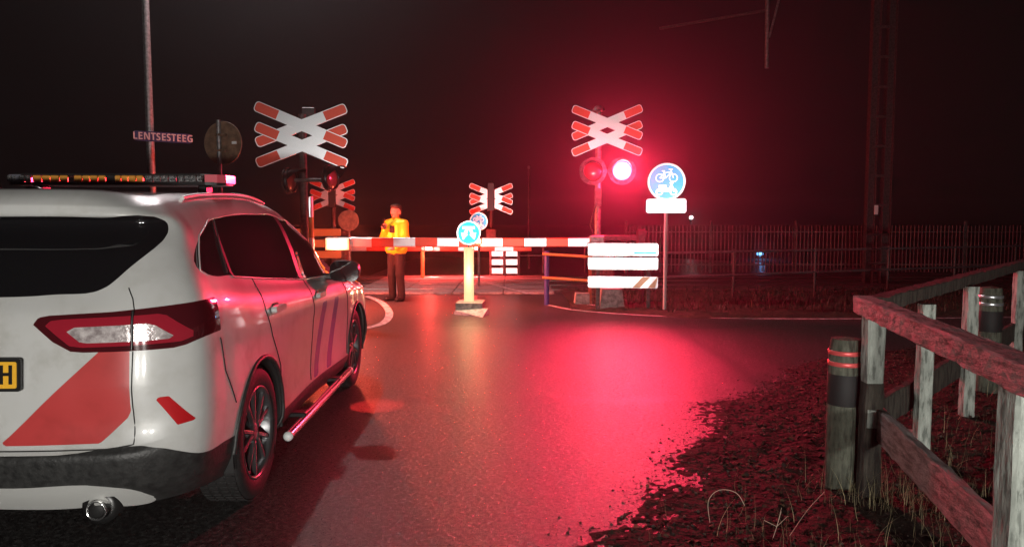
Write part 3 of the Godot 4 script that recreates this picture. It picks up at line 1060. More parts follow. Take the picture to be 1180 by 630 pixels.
func fence_post(parent: Node, at: Vector3, h: float, w: float, sd: int, low := -0.12, m: Material = null) -> void:
	var st := mb()
	st.set_smooth_group(-1)
	var nn := noise(3.0, 3, sd)
	var last := []
	var n: int = maxi(4, int((h - low) / 0.07))
	for i in n + 1:
		var y := low + (h - low) * i / n
		var ring := []
		for k in 8:
			var c: Vector2 = [Vector2(-0.8, -1), Vector2(0.8, -1), Vector2(1, -0.8), Vector2(1, 0.8), Vector2(0.8, 1), Vector2(-0.8, 1), Vector2(-1, 0.8), Vector2(-1, -0.8)][k]
			ring.append(Vector3(c.x * w / 2 + nn.get_noise_2d(y * 2, k * 9.0) * 0.006, y, -c.y * w / 2 + nn.get_noise_2d(y * 2, k * 9.0 + 70) * 0.006))
		if last:
			for k in 8: quad(st, last[k], last[(k + 1) % 8], ring[(k + 1) % 8], ring[k])
		last = ring
	for k in 8: tri(st, Vector3(0, h, 0), last[k], last[(k + 1) % 8])
	build("post", st, m if m else M.post_wood, parent, at)

func wooden_fence() -> void:
	var o := thing("wooden_rail_fence", "weathered timber rail fence that turns a corner at the right edge", "fence", Vector3(1.88, 0, -3.82))
	var corner := Vector3(-0.03, 1.06, 0.0)
	var near := Vector3(-0.72, 1.07, 3.05)
	fence_post(o, Vector3(0.0, 0, 0.02), 1.02, 0.088, 5, 0.66)
	fence_post(o, Vector3(0.0, 0, 0.02), 0.66, 0.092, 5, -0.12, M.shaded_wood)  # lower half in dark wood for the shadow across the post
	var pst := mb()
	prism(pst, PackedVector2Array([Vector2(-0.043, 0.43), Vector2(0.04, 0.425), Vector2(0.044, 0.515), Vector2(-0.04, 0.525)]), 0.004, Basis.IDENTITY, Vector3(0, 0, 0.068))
	build("lit_patch", pst, M.post_wood, o)  # pale gap between the painted shadows, where light gets through
	fence_post(o, Vector3(-0.36, 0, 1.66), 1.02, 0.1, 6)
	fence_post(o, Vector3(0.52, 0, -0.42), 1.02, 0.075, 7)
	fence_post(o, Vector3(1.42, 0, -1.45), 1.03, 0.08, 8)
	fence_post(o, Vector3(2.9, 0, -3.1), 1.03, 0.08, 9)
	plank(corner + Vector3(0.01, 0, -0.06), near, 0.09, 0.1, M.rail_wood, o, "top_rail", 21)
	plank(Vector3(0.05, 1.055, -0.08), Vector3(3.6, 1.065, -3.95), 0.08, 0.1, M.shaded_wood, o, "top_rail", 22)  # unlit far rail, its dimness put into the wood colour
	plank(Vector3(0.055, 0.44, -0.02), Vector3(-0.62, 0.43, 3.05), 0.17, 0.045, M.rail_wood, o, "lower_rail", 23)
	plank(Vector3(0.07, 0.44, -0.1), Vector3(3.6, 0.45, -3.9), 0.17, 0.045, M.shaded_wood, o, "lower_rail", 24)  # shade of the far section painted into this rail too
	for a in [[Vector3(1.82, 0.02, -3.98), 0.84, 0.088, M.band_red, "stout timber bollard with two red bands beside the fence corner post"], [Vector3(3.95, 0.05, -6.05), 0.9, 0.09, M.sheet_white, "dark bollard with two white bands behind the fence at far right"]]:
		var b := thing("wooden_bollard", a[4], "bollard", a[0], 0.0, "timber bollards by the verge")
		var st := mb()
		var h: float = a[1]
		var r: float = a[2]
		var nn := noise(5.0, 3, 61)
		for i in 24:
			var t0 := TAU * i / 24
			var t1 := TAU * (i + 1) / 24
			st.set_smooth_group(1)
			for k in 10:
				var y0 := -0.15 + (h + 0.15) * k / 10.0
				var y1 := -0.15 + (h + 0.15) * (k + 1) / 10.0
				var f := func(t: float, y: float) -> Vector3:
					var rr := r * (1.0 + 0.014 * nn.get_noise_2d(cos(t) * 2 + sin(t) * 3, y * 0.6)) - (0.012 if y > h - 0.01 else 0.0)
					return Vector3(cos(t) * rr, y - 0.0, -sin(t) * rr)
				quad(st, f.call(t0, y0), f.call(t1, y0), f.call(t1, y1), f.call(t0, y1))
			st.set_smooth_group(-1)
			tri(st, Vector3(0, h + 0.012, 0), Vector3(cos(t0) * (r - 0.012), h, -sin(t0) * (r - 0.012)), Vector3(cos(t1) * (r - 0.012), h, -sin(t1) * (r - 0.012)))
		build("trunk", st, M.bollard_wood, b)
		for y in [h - 0.085, h - 0.145]:
			st = mb()
			lathe(st, [Vector2(r * 1.0, 0.0), Vector2(r * 1.018, 0.001), Vector2(r * 1.018, 0.023), Vector2(r * 1.0, 0.024)], Basis(Vector3.RIGHT, Vector3.FORWARD, Vector3.UP), Vector3(0, y, 0), 24)
			build("reflective_band", st, a[3], b)
		st = mb() # dark girdle: a cast shadow painted round the trunk
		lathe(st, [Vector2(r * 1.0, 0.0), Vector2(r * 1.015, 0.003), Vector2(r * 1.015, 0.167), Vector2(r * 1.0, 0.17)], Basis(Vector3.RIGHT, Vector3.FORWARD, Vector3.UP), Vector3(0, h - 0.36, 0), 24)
		build("shade_band", st, M.rubber, b)
	var st := mb()
	prism(st, PackedVector2Array([Vector2(-0.05, 0), Vector2(0.045, 0), Vector2(0.04, 0.09), Vector2(-0.04, 0.1)]), 0.09)
	tag(build("stump", st, M.post_wood, self, Vector3(2.5, 0.1, -4.55)), "small pale stump on the ground behind the fence corner", "stump")

# ------------------------------------------------------------------ police car
# rings of the body: eleven points (x, s, y) each from the middle of the rear to the middle of the nose; s runs forward
const RINGS := [
	[[0, .12, .265], [.45, .125, .265], [.68, .18, .265], [.80, .29, .265], [.86, .5, .25], [.87, .97, .24], [.86, 2.3, .23], [.87, 3.68, .23], [.80, 4.25, .24], [.55, 4.42, .24], [0, 4.46, .24]],
	[[0, .055, .35], [.45, .063, .35], [.72, .125, .35], [.86, .25, .35], [.915, .5, .35], [.925, .97, .33], [.895, 2.3, .31], [.925, 3.68, .33], [.85, 4.32, .36], [.55, 4.52, .36], [0, 4.56, .36]],
	[[0, .012, .455], [.45, .022, .455], [.74, .08, .455], [.885, .21, .455], [.93, .49, .48], [.94, .97, .46], [.895, 2.3, .45], [.94, 3.68, .46], [.88, 4.33, .47], [.58, 4.56, .47], [0, 4.6, .47]],
	[[0, .0, .53], [.45, .01, .53], [.745, .066, .535], [.895, .2, .55], [.937, .48, .57], [.942, .97, .56], [.9, 2.3, .56], [.942, 3.68, .56], [.885, 4.33, .56], [.6, 4.56, .56], [0, 4.61, .56]],
	[[0, .026, .56], [.45, .035, .56], [.75, .088, .57], [.9, .208, .62], [.94, .48, .64], [.944, .97, .64], [.905, 2.3, .63], [.944, 3.68, .64], [.885, 4.32, .62], [.6, 4.55, .62], [0, 4.6, .62]],
	[[0, .036, .80], [.45, .043, .80], [.755, .095, .80], [.902, .212, .80], [.94, .48, .81], [.944, .97, .80], [.918, 2.3, .78], [.942, 3.68, .78], [.87, 4.30, .78], [.6, 4.52, .78], [0, 4.58, .78]],
	[[0, .052, .97], [.45, .058, .97], [.757, .112, .975], [.895, .222, .98], [.93, .48, .99], [.935, .97, .97], [.93, 2.3, .91], [.93, 3.68, .89], [.85, 4.28, .87], [.58, 4.48, .87], [0, 4.55, .87]],
	[[0, .074, 1.11], [.45, .08, 1.11], [.755, .13, 1.115], [.88, .235, 1.12], [.912, .48, 1.12], [.912, .97, 1.08], [.905, 2.3, 1.0], [.88, 3.68, .97], [.78, 4.2, .94], [.55, 4.38, .94], [0, 4.45, .94]],
	[[0, .12, 1.19], [.45, .126, 1.195], [.735, .172, 1.215], [.85, .275, 1.22], [.872, .48, 1.215], [.868, .97, 1.17], [.858, 2.3, 1.07], [.76, 3.45, 1.03], [.66, 3.62, 1.04], [.45, 3.72, 1.05], [0, 3.78, 1.06]],
	[[0, .215, 1.35], [.43, .22, 1.35], [.69, .258, 1.36], [.79, .36, 1.36], [.803, .53, 1.36], [.79, .97, 1.34], [.775, 2.3, 1.31], [.70, 3.05, 1.29], [.60, 3.22, 1.3], [.4, 3.32, 1.31], [0, 3.36, 1.32]],
	[[0, .315, 1.50], [.42, .32, 1.50], [.65, .345, 1.50], [.73, .43, 1.50], [.735, .58, 1.50], [.715, .97, 1.51], [.69, 2.1, 1.52], [.62, 2.75, 1.47], [.54, 2.92, 1.48], [.36, 3.0, 1.49], [0, 3.04, 1.5]],
	[[0, .20, 1.53], [.42, .215, 1.527], [.64, .27, 1.525], [.70, .40, 1.535], [.695, .58, 1.555], [.67, .97, 1.59], [.635, 2.0, 1.60], [.57, 2.6, 1.54], [.49, 2.72, 1.545], [.33, 2.79, 1.555], [0, 2.83, 1.565]],
	[[0, .205, 1.572], [.42, .22, 1.568], [.61, .285, 1.563], [.655, .42, 1.576], [.645, .6, 1.596], [.61, .97, 1.627], [.585, 1.95, 1.64], [.52, 2.4, 1.60], [.45, 2.5, 1.6], [.3, 2.56, 1.605], [0, 2.6, 1.61]],
	[[0, .6, 1.635], [.32, .61, 1.63], [.43, .66, 1.628], [.45, .74, 1.63], [.44, .88, 1.638], [.43, 1.1, 1.65], [.42, 1.8, 1.662], [.37, 2.2, 1.64], [.32, 2.25, 1.637], [.22, 2.28, 1.638], [0, 2.3, 1.642]],
	[[0, .9, 1.655], [0, .92, 1.655], [0, .95, 1.656], [0, 1.0, 1.658], [0, 1.1, 1.66], [0, 1.3, 1.665], [0, 1.7, 1.672], [0, 1.9, 1.67], [0, 1.95, 1.668], [0, 1.97, 1.667], [0, 2.0, 1.667]],
]

func cr(p0: Vector3, p1: Vector3, p2: Vector3, p3: Vector3, t: float) -> Vector3:
	var a := p0.distance_to(p1) + 1e-4
	var b := p1.distance_to(p2) + 1e-4
	var c := p2.distance_to(p3) + 1e-4
	var m1 := ((p1 - p0) / a * b + (p2 - p1) / b * a) / (a + b) * b
	var m2 := ((p2 - p1) / b * c + (p3 - p2) / c * b) / (b + c) * b
	var t2 := t * t
	var t3 := t2 * t
	return p1 * (2 * t3 - 3 * t2 + 1) + m1 * (t3 - 2 * t2 + t) + p2 * (-2 * t3 + 3 * t2) + m2 * (t3 - t2)

func ring_point(k: int, u: float) -> Vector3: # (x, y, s)
	var i := clampi(int(floor(u)), 0, 9)
	var g := func(j: int) -> Vector3:
		if j < 0: return Vector3(-RINGS[k][1][0], RINGS[k][1][2], RINGS[k][1][1])
		if j > 10: return Vector3(-RINGS[k][9][0], RINGS[k][9][2], RINGS[k][9][1])
		return Vector3(RINGS[k][j][0], RINGS[k][j][2], RINGS[k][j][1])
	return cr(g.call(i - 1), g.call(i), g.call(i + 1), g.call(i + 2), u - i)

var lookup := {}  # 5 cm cells of the right half: side view and rear view

func body_half(side: float, us: PackedFloat32Array, vs: Array, P: PackedVector3Array, N: PackedVector3Array) -> void:
	var nv := vs.size()
	var grid := []
	for u in us:
		var col := []
		for k in RINGS.size(): col.append(ring_point(k, u))
		var line := PackedVector3Array()
		for v in vs:
			var i := clampi(int(floor(v)), 0, RINGS.size() - 2)
			var q := cr(col[maxi(i - 1, 0)], col[i], col[i + 1], col[mini(i + 2, RINGS.size() - 1)], v - i)
			line.append(Vector3(q.x * side, q.y, -q.z))
		grid.append(line)
	var nrm := []
	for a in us.size():
		var line := PackedVector3Array()
		for b in nv:
			var du: Vector3
			if a == 0 or a == us.size() - 1:
				var o: Vector3 = grid[1][b] if a == 0 else grid[us.size() - 2][b]
				du = Vector3(absf(o.x) * side, 0, 0) * (1.0 if a == 0 else -1.0)
			else: du = grid[a + 1][b] - grid[a - 1][b]
			var dv: Vector3 = grid[a][mini(b + 1, nv - 1)] - grid[a][maxi(b - 1, 0)]
			var n := dv.cross(du) * -side
			if n.length() < 1e-9: n = Vector3.UP
			line.append(n.normalized())
		nrm.append(line)
	for a in us.size() - 1:
		for b in nv - 1:
			var p := [grid[a][b], grid[a + 1][b], grid[a + 1][b + 1], grid[a][b + 1]]
			var n := [nrm[a][b], nrm[a + 1][b], nrm[a + 1][b + 1], nrm[a][b + 1]]
			var order := [0, 1, 2, 0, 2, 3]
			# keep the winding clockwise seen from outside
			var face: Vector3 = (p[1] - p[0]).cross(p[2] - p[0])
			if face.length() < 1e-10: face = (p[2] - p[0]).cross(p[3] - p[0])
			if face.dot(n[0] + n[1] + n[2] + n[3]) > 0.0: order = [0, 2, 1, 0, 3, 2]
			for k in order:
				P.append(p[k]); N.append(n[k])
	if side > 0:
		for a in us.size():
			for b in nv:
				var p: Vector3 = grid[a][b]
				var n: Vector3 = nrm[a][b]
				for view in 2:
					if (n.x if view == 0 else n.z) < 0.15: continue
					var key := Vector3i(view, int(floor((-p.z if view == 0 else p.x) / 0.05)), int(floor(p.y / 0.05)))
					if not lookup.has(key): lookup[key] = []
					lookup[key].append([p, n])

func on_body(view: int, a: float, y: float) -> Array: # nearest body point to (s, y) in side view or (x, y) in rear view: [point, normal]
	var best := 1e9
	var r := [Vector3.ZERO, Vector3.UP]
	for i in range(-1, 2):
		for j in range(-1, 2):
			for q in lookup.get(Vector3i(view, int(floor(a / 0.05)) + i, int(floor(y / 0.05)) + j), []):
				var d := Vector2((-q[0].z if view == 0 else q[0].x) - a, q[0].y - y).length_squared()
				if d < best:
					best = d
					r = q
	var p: Vector3 = r[0]
	var n: Vector3 = r[1]
	if best > 1.0: return r
	if view == 0: # slide along the tangent plane to the exact spot
		var t := Vector3(0, y, -a)
		t.x = p.x - ((t.y - p.y) * n.y + (t.z - p.z) * n.z) / n.x
		return [t, n]
	var t2 := Vector3(a, y, 0)
	t2.z = p.z - ((t2.y - p.y) * n.y + (t2.x - p.x) * n.x) / n.z
	return [t2, n]

func path_on(view: int, pts: Array, lift: float, step := 0.025) -> Array:
	var out := []
	for i in pts.size() - 1:
		var a := Vector2(pts[i][0], pts[i][1])
		var b := Vector2(pts[i + 1][0], pts[i + 1][1])
		var n: int = maxi(1, int(a.distance_to(b) / step))
		for k in n:
			var q := a.lerp(b, float(k) / n)
			var h := on_body(view, q.x, q.y)
			out.append(h[0] + h[1] * lift)
	var e := on_body(view, pts[-1][0], pts[-1][1])
	out.append(e[0] + e[1] * lift)
	return out

func smooth_poly(pts: Array, n := 5) -> PackedVector2Array: # rounds a closed outline
	var out := PackedVector2Array()
	var m := pts.size()
	for i in m:
		var p := [pts[(i + m - 1) % m], pts[i], pts[(i + 1) % m], pts[(i + 2) % m]]
		for k in n:
			var q := cr(Vector3(p[0][0], p[0][1], 0), Vector3(p[1][0], p[1][1], 0), Vector3(p[2][0], p[2][1], 0), Vector3(p[3][0], p[3][1], 0), float(k) / n)
			out.append(Vector2(q.x, q.y))
	return out

func poly_of(pts: Array) -> PackedVector2Array:
	var out := PackedVector2Array()
	for p in pts: out.append(Vector2(p[0], p[1]))
	return out

func poly_dist(poly: PackedVector2Array, q: Vector2) -> float:
	var best := 1e9
	for i in poly.size():
		best = minf(best, q.distance_squared_to(Geometry2D.get_closest_point_to_segment(q, poly[i], poly[(i + 1) % poly.size()])))
	best = sqrt(best)
	return -best if Geometry2D.is_point_in_polygon(q, poly) else best

# cuts the soup (P, N) along an outline in side view (0: s, y) or rear view (1: x, y); inside part is returned, rest stays
func cut(P: PackedVector3Array, N: PackedVector3Array, view: int, poly: PackedVector2Array, limit: float, off := 0.0, ramp := 0.02, fine := 0) -> Array:
	var lo := poly[0]
	var hi := poly[0]
	for q in poly:
		lo = Vector2(minf(lo.x, q.x), minf(lo.y, q.y)); hi = Vector2(maxf(hi.x, q.x), maxf(hi.y, q.y))
	var iP := PackedVector3Array()
	var iN := PackedVector3Array()
	var oP := PackedVector3Array()
	var oN := PackedVector3Array()
	for level in fine:
		var dP := PackedVector3Array()
		var dN := PackedVector3Array()
		for t in range(0, P.size(), 3):
			var c := (P[t] + P[t + 1] + P[t + 2]) / 3.0
			var q := Vector2(-c.z if view == 0 else c.x, c.y)
			if q.x < lo.x - 0.04 or q.x > hi.x + 0.04 or q.y < lo.y - 0.04 or q.y > hi.y + 0.04 or (view == 1 and -c.z > limit + 0.05):
				for k in 3: dP.append(P[t + k]); dN.append(N[t + k])
				continue
			var a := [P[t], P[t + 1], P[t + 2], (P[t] + P[t + 1]) / 2, (P[t + 1] + P[t + 2]) / 2, (P[t + 2] + P[t]) / 2]
			var b := [N[t], N[t + 1], N[t + 2], (N[t] + N[t + 1]).normalized(), (N[t + 1] + N[t + 2]).normalized(), (N[t + 2] + N[t]).normalized()]
			for k in [0, 3, 5, 3, 1, 4, 5, 4, 2, 3, 4, 5]: dP.append(a[k]); dN.append(b[k])
		P = dP
		N = dN
	for t in range(0, P.size(), 3):
		var hit := false
		var q := [Vector2.ZERO, Vector2.ZERO, Vector2.ZERO]
		var c := (P[t] + P[t + 1] + P[t + 2]) / 3.0
		if (view == 0 and absf(c.x) > 0.4 and absf(N[t].x) > 0.12) or (view == 1 and -c.z < limit and N[t].z > -0.2):
			for k in 3: q[k] = Vector2(-P[t + k].z if view == 0 else P[t + k].x, P[t + k].y)
			var mx: float = maxf(q[0].x, maxf(q[1].x, q[2].x))
			var mn: float = minf(q[0].x, minf(q[1].x, q[2].x))
			var my: float = maxf(q[0].y, maxf(q[1].y, q[2].y))
			var ny: float = minf(q[0].y, minf(q[1].y, q[2].y))
			hit = mx > lo.x and mn < hi.x and my > lo.y and ny < hi.y
		if not hit:
			for k in 3: oP.append(P[t + k]); oN.append(N[t + k])
			continue
		var f := [poly_dist(poly, q[0]), poly_dist(poly, q[1]), poly_dist(poly, q[2])]
		if view == 1:
			for k in 3: f[k] = maxf(f[k], -P[t + k].z - limit)
		if f[0] >= 0 and f[1] >= 0 and f[2] >= 0:
			for k in 3: oP.append(P[t + k]); oN.append(N[t + k])
			continue
		for want in 2: # 0 inside, 1 outside
			var pp := []
			for k in 3:
				var j := (k + 1) % 3
				var ki: bool = (f[k] < 0) == (want == 0)
				var ji: bool = (f[j] < 0) == (want == 0)
				if ki: pp.append([P[t + k], N[t + k], f[k]])
				if ki != ji:
					var w: float = f[k] / (f[k] - f[j])
					pp.append([P[t + k].lerp(P[t + j], w), N[t + k].lerp(N[t + j], w).normalized(), 0.0])
			for k in range(1, pp.size() - 1):
				for v in [pp[0], pp[k], pp[k + 1]]:
					if want == 0:
						iP.append(v[0] + v[1] * off * smoothstep(0.0, ramp, -v[2])); iN.append(v[1])
					else:
						oP.append(v[0]); oN.append(v[1])
	return [iP, iN, oP, oN]

func soup(called: String, P: PackedVector3Array, N: PackedVector3Array, m: Material, parent: Node, own_normals := true) -> MeshInstance3D:
	var st := mb()
	st.set_smooth_group(1)
	for i in P.size():
		if own_normals: st.set_normal(N[i])
		st.add_vertex(P[i])
	if not own_normals: st.generate_normals()
	return put(called, st.commit(), m, parent)

func soup_sides(called: String, P: PackedVector3Array, N: PackedVector3Array, m: Material, parent: Node) -> void:
	var a := [[PackedVector3Array(), PackedVector3Array()], [PackedVector3Array(), PackedVector3Array()]]
	for t in range(0, P.size(), 3):
		var k := 0 if P[t].x + P[t + 1].x + P[t + 2].x > 0 else 1
		for j in 3: a[k][0].append(P[t + j]); a[k][1].append(N[t + j])
	for k in 2:
		if a[k][0].size(): soup(called, a[k][0], a[k][1], m, parent)

func wheel(parent: Node, at: Vector3, side: float) -> void:
	var o := Node3D.new()
	o.name = "wheel"
	parent.add_child(o, true)
	o.position = at
	var b := Basis(Vector3(0, 0, side), Vector3.UP, Vector3(-side, 0, 0)) # z points outwards... towards the middle
	b = Basis(Vector3(0, 0, -side), Vector3.UP, Vector3(side, 0, 0))
	var st := mb()
	lathe(st, [Vector2(0.235, 0.0), Vector2(0.245, 0.105), Vector2(0.262, 0.116), Vector2(0.3, 0.121), Vector2(0.335, 0.112), Vector2(0.349, 0.095), Vector2(0.354, 0.06), Vector2(0.355, 0.0), Vector2(0.354, -0.06), Vector2(0.349, -0.1), Vector2(0.32, -0.118), Vector2(0.25, -0.11), Vector2(0.235, 0.0)], b, Vector3.ZERO, 64)
	build("tyre", st, M.tyre, o)
	st = mb()
	for i in 60: # tread blocks
		var t := TAU * i / 60
		for k in [-0.075, -0.025, 0.025, 0.075]:
			bx(st, Vector3(k * side, cos(t) * 0.3555, sin(t) * 0.3555), Vector3(0.04, 0.006, 0.026), Basis(Vector3.RIGHT, t), 0.002)
	build("tread", st, M.tyre, o)
	st = mb()
	lathe(st, [Vector2(0.247, 0.085), Vector2(0.252, 0.112), Vector2(0.243, 0.116), Vector2(0.232, 0.1), Vector2(0.222, 0.03), Vector2(0.2, -0.06), Vector2(0.0, -0.06)], b, Vector3.ZERO, 64)
	build("rim", st, M.alloy, o)
	st = mb()
	for i in 5:
		for s in [-1.0, 1.0]:
			var t: float = TAU * i / 5 + 0.16 * s + 0.3
			var t2: float = TAU * i / 5 + 0.27 * s + 0.3
			var p0 := Vector3(0.075 * side, cos(t) * 0.05, sin(t) * 0.05)
			var p1 := Vector3(0.1 * side, cos(t2) * 0.235, sin(t2) * 0.235)
			var d := (p1 - p0).normalized()
			bx(st, (p0 + p1) / 2, Vector3(0.026, 0.024, p0.distance_to(p1)), Basis(Vector3(side, 0, 0), d.cross(Vector3(side, 0, 0)).normalized(), d).orthonormalized(), 0.006)
	build("spokes", st, M.alloy, o)
	st = mb()
	lathe(st, [Vector2(0.065, 0.05), Vector2(0.06, 0.09), Vector2(0.03, 0.098), Vector2(0.0, 0.1)], b, Vector3.ZERO, 24)
	build("hub_cap", st, M.alloy, o)
	st = mb()
	cyl(st, Vector3(-0.03 * side, 0, 0), Vector3(-0.005 * side, 0, 0), 0.16, 0.16, 32)
	build("brake_disc", st, M.rail_steel, o)

func police_car() -> void:
	var o := thing("police_car", "white police car with red rear stripe and roof light bar, seen from behind", "car", Vector3(-2.275, 0, -2.95), deg_to_rad(1.2))
	var P := PackedVector3Array()
	var N := PackedVector3Array()
	var vs := []
	for k in RINGS.size() - 1:
		var n: int = [4, 5, 5, 4, 4, 10, 9, 8, 6, 9, 9, 4, 4, 8][k]
		for i in n: vs.append(k + float(i) / n)
	vs.append(float(RINGS.size() - 1))
	var us := PackedFloat32Array()
	for k in 10:
		var n: int = [20, 18, 11, 14, 22, 52, 44, 16, 5, 5][k]
		for i in n: us.append(k + float(i) / n)
	us.append(10.0)
	body_half(1.0, us, vs, P, N)
	us = PackedFloat32Array()
	for k in 10:
		var n: int = [20, 18, 8, 6, 8, 20, 18, 8, 4, 4][k]
		for i in n: us.append(k + float(i) / n)
	us.append(10.0)
	body_half(-1.0, us, vs, P, N)
	var S := [P, N, P, N] # rest of the body stays in S[2], S[3]
	# wheel openings
	for s in [0.97, 3.68]:
		S = cut(S[2], S[3], 0, circle(0.405, 48, Vector2(s, 0.35)), 0)
	# glass
	var dlo := smooth_poly([[.40, 1.285], [.60, 1.42], [.85, 1.495], [1.3, 1.53], [2.0, 1.535], [2.45, 1.49], [2.85, 1.335], [3.2, 1.13], [3.15, 1.075], [2.9, 1.07], [2.2, 1.095], [1.3, 1.172], [.75, 1.225], [.48, 1.25]])
	S = cut(S[2], S[3], 0, dlo, 0, -0.006, 0.012)
	var W := S
	var glass := [W[0], W[1]]
	for piece in [["side_window", [[0, 1], [0.72, 1], [0.95, 1.6], [0, 1.6]]], ["side_window", [[0.755, 1], [2.12, 1], [2.12, 1.6], [0.985, 1.6]]], ["side_window", [[2.22, 1], [3.4, 1], [3.4, 1.6], [2.22, 1.6]]], ["window_pillar", [[0, 0.9], [1.4, 0.9], [1.4, 1.7], [0, 1.7]]]]:
		var c := cut(glass[0], glass[1], 0, poly_of(piece[1]), 0)
		soup_sides(piece[0], c[0], c[1], M.black if piece[0] == "window_pillar" else M.car_glass, o)
		glass = [c[2], c[3]]
	soup_sides("window_pillar", glass[0], glass[1], M.black, o)
	S = cut(S[2], S[3], 1, smooth_poly([[-.56, 1.218], [-.63, 1.29], [-.725, 1.445], [-.71, 1.495], [-.5, 1.512], [0, 1.516], [.5, 1.512], [.71, 1.495], [.725, 1.445], [.63, 1.29], [.56, 1.218], [.35, 1.19], [0, 1.18], [-.35, 1.19]]), 0.6, -0.004, 0.01)
	soup("rear_window", S[0], S[1], M.car_glass, o)
	# tail lamps
	for sd in [1.0, -1.0]:
		var out := []
		for p in [[.30, 1.072], [.318, 1.1], [.36, 1.108], [.60, 1.12], [.86, 1.143], [.985, 1.155], [1.0, 1.15], [1.0, 1.05], [.955, 1.005], [.87, .966], [.83, .958], [.50, .955], [.45, .96], [.38, 1.0]]: out.append([p[0] * sd, p[1]])
		S = cut(S[2], S[3], 1, poly_of(out), 0.44, 0.012, 0.03, 1)
		var core := []
		for p in [[.355, 1.068], [.375, 1.088], [.42, 1.093], [.78, 1.108], [.81, 1.1], [.895, 1.025], [.895, 1.0], [.86, .985], [.50, .977], [.45, .984]]: core.append([p[0] * sd, p[1]])
		var inner := []
		for p in [[.44, 1.043], [.47, 1.06], [.745, 1.07], [.775, 1.06], [.835, 1.012], [.82, 1.0], [.52, .995], [.49, 1.0]]: inner.append([p[0] * sd, p[1]])
		var c := cut(S[0], S[1], 1, poly_of(core), 0.44, 0.0, 0.02, 1)
		var lens := soup("tail_lamp", c[2], c[3], M.tail_dark, o)
		var d := cut(c[0], c[1], 1, poly_of(inner), 0.44, -0.006, 0.008, 1)
		soup("light_guide", d[2], d[3], M.tail_red, lens)
		soup("reversing_lens", d[0], d[1], M.tail_clear, lens)
		var rf := []
		for p in [[.765, .755], [.815, .755], [.90, .635], [.84, .625]]: rf.append([p[0] * sd, p[1]])
		S = cut(S[2], S[3], 1, poly_of(rf), 0.5, -0.006, 0.008, 2)
		soup("rear_reflector", S[0], S[1], M.reflector, o)
	# lower bumper, skid plate, sills
	S = cut(S[2], S[3], 1, smooth_poly([[-.97, .2], [-.99, .42], [-.91, .47], [-.80, .538], [-.4, .538], [.4, .538], [.80, .538], [.91, .47], [.99, .42], [.97, .2], [0, .2]]), 0.62, -0.006, 0.01)
	var B := S
	var plate := cut(B[0], B[1], 1, smooth_poly([[-.72, .29], [-.68, .345], [-.56, .385], [-.2, .39], [.2, .39], [.56, .385], [.68, .345], [.72, .29], [.5, .275], [0, .272], [-.5, .275]]), 0.5, 0.012, 0.012)
	soup("lower_bumper", plate[2], plate[3], M.car_plastic, o)
	soup("skid_plate", plate[0], plate[1], M.car_silver, o)
	S = cut(S[2], S[3], 0, poly_of([[1.2, .1], [3.5, .1], [3.5, .36], [1.2, .36]]), 0)
	soup_sides("sill", S[0], S[1], M.car_plastic, o)
	# police striping on the tailgate and on the doors
	S = cut(S[2], S[3], 1, poly_of([[.155, .572], [.562, .958], [.68, .972], [.68, .69], [.56, .575]]), 0.4, 0.0, 0.02, 1)
	soup("red_stripe", S[0], S[1], M.car_red, o)
	S = cut(S[2], S[3], 1, poly_of([[-.04, .572], [.14, .572], [.17, .6], [0.0, .6]]), 0.4)
	soup("blue_stripe", S[0], S[1], M.car_blue, o)
	for a in [[2.26, 0], [2.62, 0]]:
		S = cut(S[2], S[3], 0, poly_of([[a[0], .37], [a[0] + .13, .37], [a[0] + .3, .90], [a[0] + .17, .90]]), 0)
		soup_sides("red_stripe" if a[1] else "blue_stripe", S[0], S[1], M.car_red if a[1] else M.car_blue, o)
	soup("body", S[2], S[3], M.car_white, o)
	var st := mb()
	tube(st, path_on(1, [[.69, .962], [.69, 1.12]], 0.012), 0.006, 6)
	build("lamp_divider", st, M.black, o)
	# window trim, seams
	st = mb()
	tube(st, path_on(0, [[.78, 1.215], [1.3, 1.165], [2.2, 1.088], [2.95, 1.06]], 0.003), 0.008, 6)
	build("window_trim", st, M.chrome, o)
	st = mb()
	tube(st, path_on(0, [[.48, 1.245], [.42, 1.27], [.60, 1.425], [.85, 1.503], [1.3, 1.538], [2.0, 1.543], [2.45, 1.5], [2.85, 1.345]], 0.0), 0.004, 6)
	build("window_trim", st, M.car_white, o)
	st = mb()
	tube(st, path_on(0, [[.745, 1.24], [.86, 1.40], [.945, 1.51]], 0.0), 0.004, 6)
	build("window_trim", st, M.chrome, o)
	for a in [[1, [[.69, .565], [.688, .8], [.692, .955]]], [1, [[.692, 1.128], [.68, 1.17], [.655, 1.215]]], [0, [[2.17, .38], [2.19, .7], [2.17, 1.085]]], [0, [[1.36, .44], [1.33, .65], [1.17, .85], [1.1, 1.0], [1.1, 1.18]]], [0, [[3.22, .38], [3.24, .7], [3.2, 1.0]]], [0, [[.42, .96], [.45, .8], [.56, .62]]], [1, [[.02, .552], [.6, .552], [.69, .565]]]]:
		st = mb()
		tube(st, path_on(a[0], a[1], 0.0018), 0.0026, 6)
		build("panel_seam", st, M.rubber, o)
